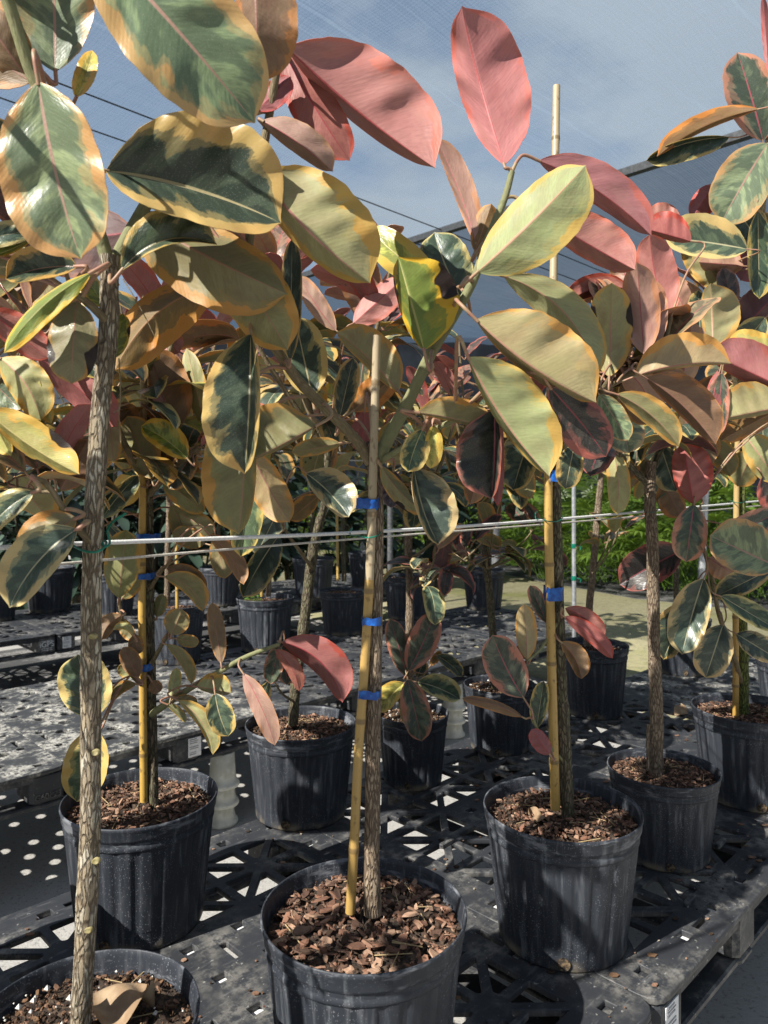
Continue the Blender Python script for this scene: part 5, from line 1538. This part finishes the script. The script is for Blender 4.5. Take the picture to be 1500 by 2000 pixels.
rope([P3(-300, 884, 3.4), P3(40, 890, 3.95), P3(680, 899, 5.3), P3(1300, 915, 8.2)], .0038, 'rope', 'white rope in the middle row, the lower one behind the peeling trunk')
TIE = 'green wire ties holding trunks to the rope'
def tie(pts, label, r=.0013):
    mb = MB(); tube(mb, [P3(*p) for p in pts], r, n=70, seg=7)
    tag(mb.build('wire_tie', M['wire']), label, 'wire tie', TIE)
tie([(117, 1082, 1.02), (108, 1076, 1.02), (100, 1070, 1.045), (103, 1062, 1.05), (108, 1070, 1.03), (116, 1064, 1.045), (134, 1060, 1.04), (150, 1070, 1.03), (168, 1077, 1.02), (188, 1078, 1.02), (203, 1070, 1.03), (208, 1058, 1.05), (200, 1058, 1.04), (205, 1068, 1.035), (214, 1062, 1.04), (213, 1050, 1.04), (210, 1035, 1.04), (222, 1018, 1.03), (246, 1003, 1.02)], 'green wire tie with a long loose end round the peeling trunk', .0017)
tie([(674, 1046, 1.44), (684, 1036, 1.43), (688, 1032, 1.44), (684, 1044, 1.40), (700, 1046, 1.30), (716, 1050, 1.268), (735, 1047, 1.27), (745, 1038, 1.30), (746, 1032, 1.34)], 'green wire tie round the bamboo and trunk of the front centre tree')
tie([(1050, 1000, 1.93), (1046, 1002, 1.92), (1047, 1014, 1.9), (1058, 1013, 1.72), (1070, 1018, 1.675), (1090, 1018, 1.69), (1098, 1012, 1.74), (1100, 1008, 1.9)], 'green wire tie round the bamboo of the tree in the water spotted pot')
tie([(1252, 998, 2.3), (1258, 995, 2.2), (1268, 1000, 2.065), (1280, 999, 2.07), (1287, 990, 2.15), (1285, 975, 2.2), (1300, 963, 2.18)], 'green wire tie round the sawn off trunk')
tie([(1425, 980, 2.8), (1428, 978, 2.5), (1440, 982, 2.43), (1455, 980, 2.46), (1462, 972, 2.6)], 'green wire tie on the bamboo by the right edge')
POST = 'galvanised posts between the pot rows'
def post(p0, p1, r, label, rings=()):
    mb = MB(); tube(mb, [p0, p1], r, n=8, seg=14)
    o = mb.build('post', M['steel'] if 'galvanised' in label else M['grey_post']); tag(o, label, 'post', POST)
    for f in rings:
        c = np.asarray(p0) * (1 - f) + np.asarray(p1) * f
        m2 = MB(); tube(m2, [c + (0, 0, -.012), c + (0, 0, .012)], r * 1.25, n=3, seg=12); tube(m2, [c + (r, -r, 0), c + (r * 3, -r, -.005), c + (r * 2.6, -r, -.02)], .003, n=6, seg=6)
        m2.build('tie_ring', M['wire'], o)
def ground_post(px, D, topy, r, label, dx=0, rings=()):
    b = P3(px, 950, D); b[2] = 0
    post(b, P3(px + dx, topy, D), r, label, rings)
ground_post(1122, 3.95, 760, .0115, 'slim galvanised post with green ties left of the bare slim trunk', -2, (.585, .50))
ground_post(1354, 4.2, 870, .020, 'galvanised post leaning slightly behind the mossy trunk', 28)
ground_post(968, 7.4, 900, .04, 'dark grey post beyond the middle row, left of the path')
ground_post(762, 9.0, 900, .035, 'dark grey post far behind the front centre trunk')

# ------------------------------------------------------------------ planting behind
def palm(seed, nf, h):
    r = random.Random(seed); mb = MB(); ms = MB()
    for i in range(nf):
        a = r.random() * 6.28; e = r.uniform(.35, 1.35); l = h * r.uniform(.45, .95)
        p0 = np.array([.12 * r.gauss(0, 1), .12 * r.gauss(0, 1), .05])
        dirv = np.array([math.cos(a) * math.cos(e), math.sin(a) * math.cos(e), math.sin(e)])
        p1 = p0 + dirv * l
        tube(ms, [p0, p0 * .5 + p1 * .5 + np.array([0, 0, .05]), p1], .006, .003, n=5, seg=5, A=(.8, .9, .7, 0), cap=False)
        side = np.cross(dirv, (0, 0, 1)); side /= np.linalg.norm(side) + 1e-6
        upv = np.cross(side, dirv)
        g = r.uniform(.45, 1.3)
        nl = 9
        for q in range(nl):
            f = (q / (nl - 1) - .5) * 2.5
            d = dirv * math.cos(f) + side * math.sin(f)
            L_ = r.uniform(.26, .38)
            w = .020
            wv = np.cross(d, upv); wv /= np.linalg.norm(wv)
            pts = []
            for s_ in np.linspace(0, 1, 5):
                c = p1 + d * L_ * s_ + np.array([0, 0, -1]) * .16 * s_ * s_ + upv * .02
                ww = w * (.25 + 1.6 * s_) if s_ < .5 else w * 2.0 * (1.04 - s_)
                pts += [c - wv * ww, c + upv * ww * .35, c + wv * ww]
            F = []
            for k in range(4):
                for j in range(2): F.append((k * 3 + j, k * 3 + j + 1, (k + 1) * 3 + j + 1, (k + 1) * 3 + j))
            mb.add(pts, F, A=(g, g, g, 0))
    return mb.mesh('foliage', M['palm_leaf']), ms.mesh('stems', M['palm_leaf'])
PALMS = [palm(s, 52, 1.55) for s in (1, 2, 3)]
PL = 'lady palms with bright green fan leaves beyond the path'
spots = [(1075, 11.6), (1160, 11.3), (1230, 11.0), (1300, 10.6), (1370, 10.2), (1450, 9.8), (1530, 9.4), (1120, 13.2), (1215, 12.9), (1310, 12.4), (1400, 12.0), (1500, 11.6), (1000, 13.6), (900, 14.0), (780, 14.2), (660, 14.2), (560, 14.0), (1040, 15), (1180, 15), (1340, 14.4)]
for i, (px, D) in enumerate(spots):
    x = P3(px, 0, D)[0]
    root = tag(empty('lady_palm', (x, D, 0.0), i * 1.3), 'bright green lady palm among the clump beyond the sandy path', 'palm', PL)
    f, st = PALMS[i % 3]
    k = .9 + .25 * ((i * 37) % 10) / 10
    link('foliage', f, root, (0, 0, 0), 0, (k, k, k * 1.1)); link('stems', st, root, (0, 0, 0), 0, (k, k, k * 1.1))

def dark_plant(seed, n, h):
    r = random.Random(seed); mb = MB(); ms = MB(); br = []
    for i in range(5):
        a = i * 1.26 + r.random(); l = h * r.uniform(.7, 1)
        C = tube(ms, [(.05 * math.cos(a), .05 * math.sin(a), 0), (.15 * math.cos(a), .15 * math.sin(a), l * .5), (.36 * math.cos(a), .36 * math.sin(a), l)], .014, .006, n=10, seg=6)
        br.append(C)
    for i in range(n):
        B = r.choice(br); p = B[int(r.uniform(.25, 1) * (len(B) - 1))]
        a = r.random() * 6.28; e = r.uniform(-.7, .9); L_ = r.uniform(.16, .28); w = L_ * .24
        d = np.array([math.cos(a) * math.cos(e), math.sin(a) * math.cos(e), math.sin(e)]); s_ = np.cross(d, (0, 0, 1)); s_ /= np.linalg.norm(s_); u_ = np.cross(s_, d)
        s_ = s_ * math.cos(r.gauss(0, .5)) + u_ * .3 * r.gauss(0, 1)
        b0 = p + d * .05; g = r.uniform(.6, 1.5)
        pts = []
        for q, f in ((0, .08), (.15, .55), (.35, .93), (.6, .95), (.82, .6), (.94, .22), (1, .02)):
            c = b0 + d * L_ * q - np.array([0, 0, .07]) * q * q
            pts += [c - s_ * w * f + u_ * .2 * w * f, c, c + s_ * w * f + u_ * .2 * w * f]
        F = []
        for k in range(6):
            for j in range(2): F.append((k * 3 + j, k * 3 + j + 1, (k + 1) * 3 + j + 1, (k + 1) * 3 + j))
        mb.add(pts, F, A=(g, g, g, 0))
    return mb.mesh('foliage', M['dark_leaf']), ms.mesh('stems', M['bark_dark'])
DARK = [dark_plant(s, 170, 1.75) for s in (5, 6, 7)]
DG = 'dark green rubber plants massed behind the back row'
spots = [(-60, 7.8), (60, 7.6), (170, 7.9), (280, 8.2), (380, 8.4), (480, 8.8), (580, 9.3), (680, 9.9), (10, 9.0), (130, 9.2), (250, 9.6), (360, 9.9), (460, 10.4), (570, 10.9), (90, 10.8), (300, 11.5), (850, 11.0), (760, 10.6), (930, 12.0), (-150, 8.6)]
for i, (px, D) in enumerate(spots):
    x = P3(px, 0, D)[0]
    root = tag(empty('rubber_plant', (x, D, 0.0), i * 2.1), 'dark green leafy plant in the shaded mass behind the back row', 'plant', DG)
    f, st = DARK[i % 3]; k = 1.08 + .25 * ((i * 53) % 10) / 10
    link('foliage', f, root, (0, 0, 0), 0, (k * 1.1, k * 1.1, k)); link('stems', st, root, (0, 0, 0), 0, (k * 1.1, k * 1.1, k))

# ------------------------------------------------------------------ spilled mulch
mb = MB(); r_ = random.Random(99)
for i in range(420):
    a_, b_ = r_.uniform(.3, 3.4), r_.uniform(BF + .03, BF + PB - .03)
    if r_.random() < .45: b_ = BF + r_.choice((.05, .10, .62, .66, 1.17)) + .03 * r_.gauss(0, 1)
    c_ = AB(a_, b_, TOP + .0016 + .001 * r_.random()); s_ = .0025 + .010 * r_.random() ** 3; q_ = r_.random() * 6.28
    pts = [c_ + np.array([s_ * math.cos(q_ + x) * (1 if i % 2 else .5 + .5 * abs(math.cos(x))), s_ * math.sin(q_ + x) * .6, 0]) for x in (0, 1.1, 2.2, 3.3, 4.4, 5.4)]
    top = [p * (1, 1, 1) + (0, 0, .0012 + .002 * r_.random()) for p in pts]
    g_ = r_.choice(RED + DRK + [(.35, .32, .26)])
    mb.add(pts + top, [(x, (x + 1) % 6, 6 + (x + 1) % 6, 6 + x) for x in range(6)] + [tuple(range(6, 12))], A=(*g_, 0))
tag(mb.build('spilled_mulch', M['chip'], smooth=False), 'crumbs of bark mulch spilled over the front pallet decks', None, None, 'stuff')

# ------------------------------------------------------------------ fallen leaves
def dry_leaf(px, py, D, L_, w, rz, label, seed, tilt=0.0, crumple=1.0):
    rr = np.random.default_rng(seed); nu, nv = 26, 13
    V = []
    c = P3(px, py, D)
    for i in range(nu):
        t_ = i / (nu - 1)
        for j in range(nv):
            v = j / (nv - 1) * 2 - 1
            x = (t_ - .5) * L_; y = v * w / 2 * prof(t_)
            z = crumple * (L_ / .13) * (.020 * v * v * math.sin(3 + 5 * t_) + .012 * math.sin(7 * t_ + v * 2 + seed) + .010 * abs(v)) + tilt * x
            V.append((x, y, z))
    V = np.array(V); zmin = V[:, 2].min()
    cr, sr = math.cos(rz), math.sin(rz)
    Wd = np.stack([V[:, 0] * cr - V[:, 1] * sr + c[0], V[:, 0] * sr + V[:, 1] * cr + c[1], V[:, 2] - zmin + c[2]], 1)
    mb = MB(); F = [(i * nv + j, (i + 1) * nv + j, (i + 1) * nv + j + 1, i * nv + j + 1) for i in range(nu - 1) for j in range(nv - 1)]
    mb.add(Wd, F); mb.add(Wd - (0, 0, .0008), [f[::-1] for f in F])
    tag(mb.build('dry_leaf', M['dry']), label, 'dry leaf', 'fallen dry leaves')
zs = TOP + .288 * .872 + .012
dry_leaf(232, 1985, FPX * (EYE - zs) / (1985 - 950), .10, .075, .3, 'crumpled brown dry leaf on the soil of the pot at the bottom left corner', 3, -.25, 1.2)
zs = TOP + .295 * .872 + .014
dry_leaf(1052, 1602, FPX * (EYE - zs) / (1602 - 950), .055, .032, 2.4, 'small dry leaf on the bark of the water spotted pot', 5)
dry_leaf(1330, 1394, FPX * (EYE - TOP) / (1394 - 950), .13, .06, 1.2, 'dry leaf lying on the round holed pallet right of the small shaded pots', 8, 0, .6)
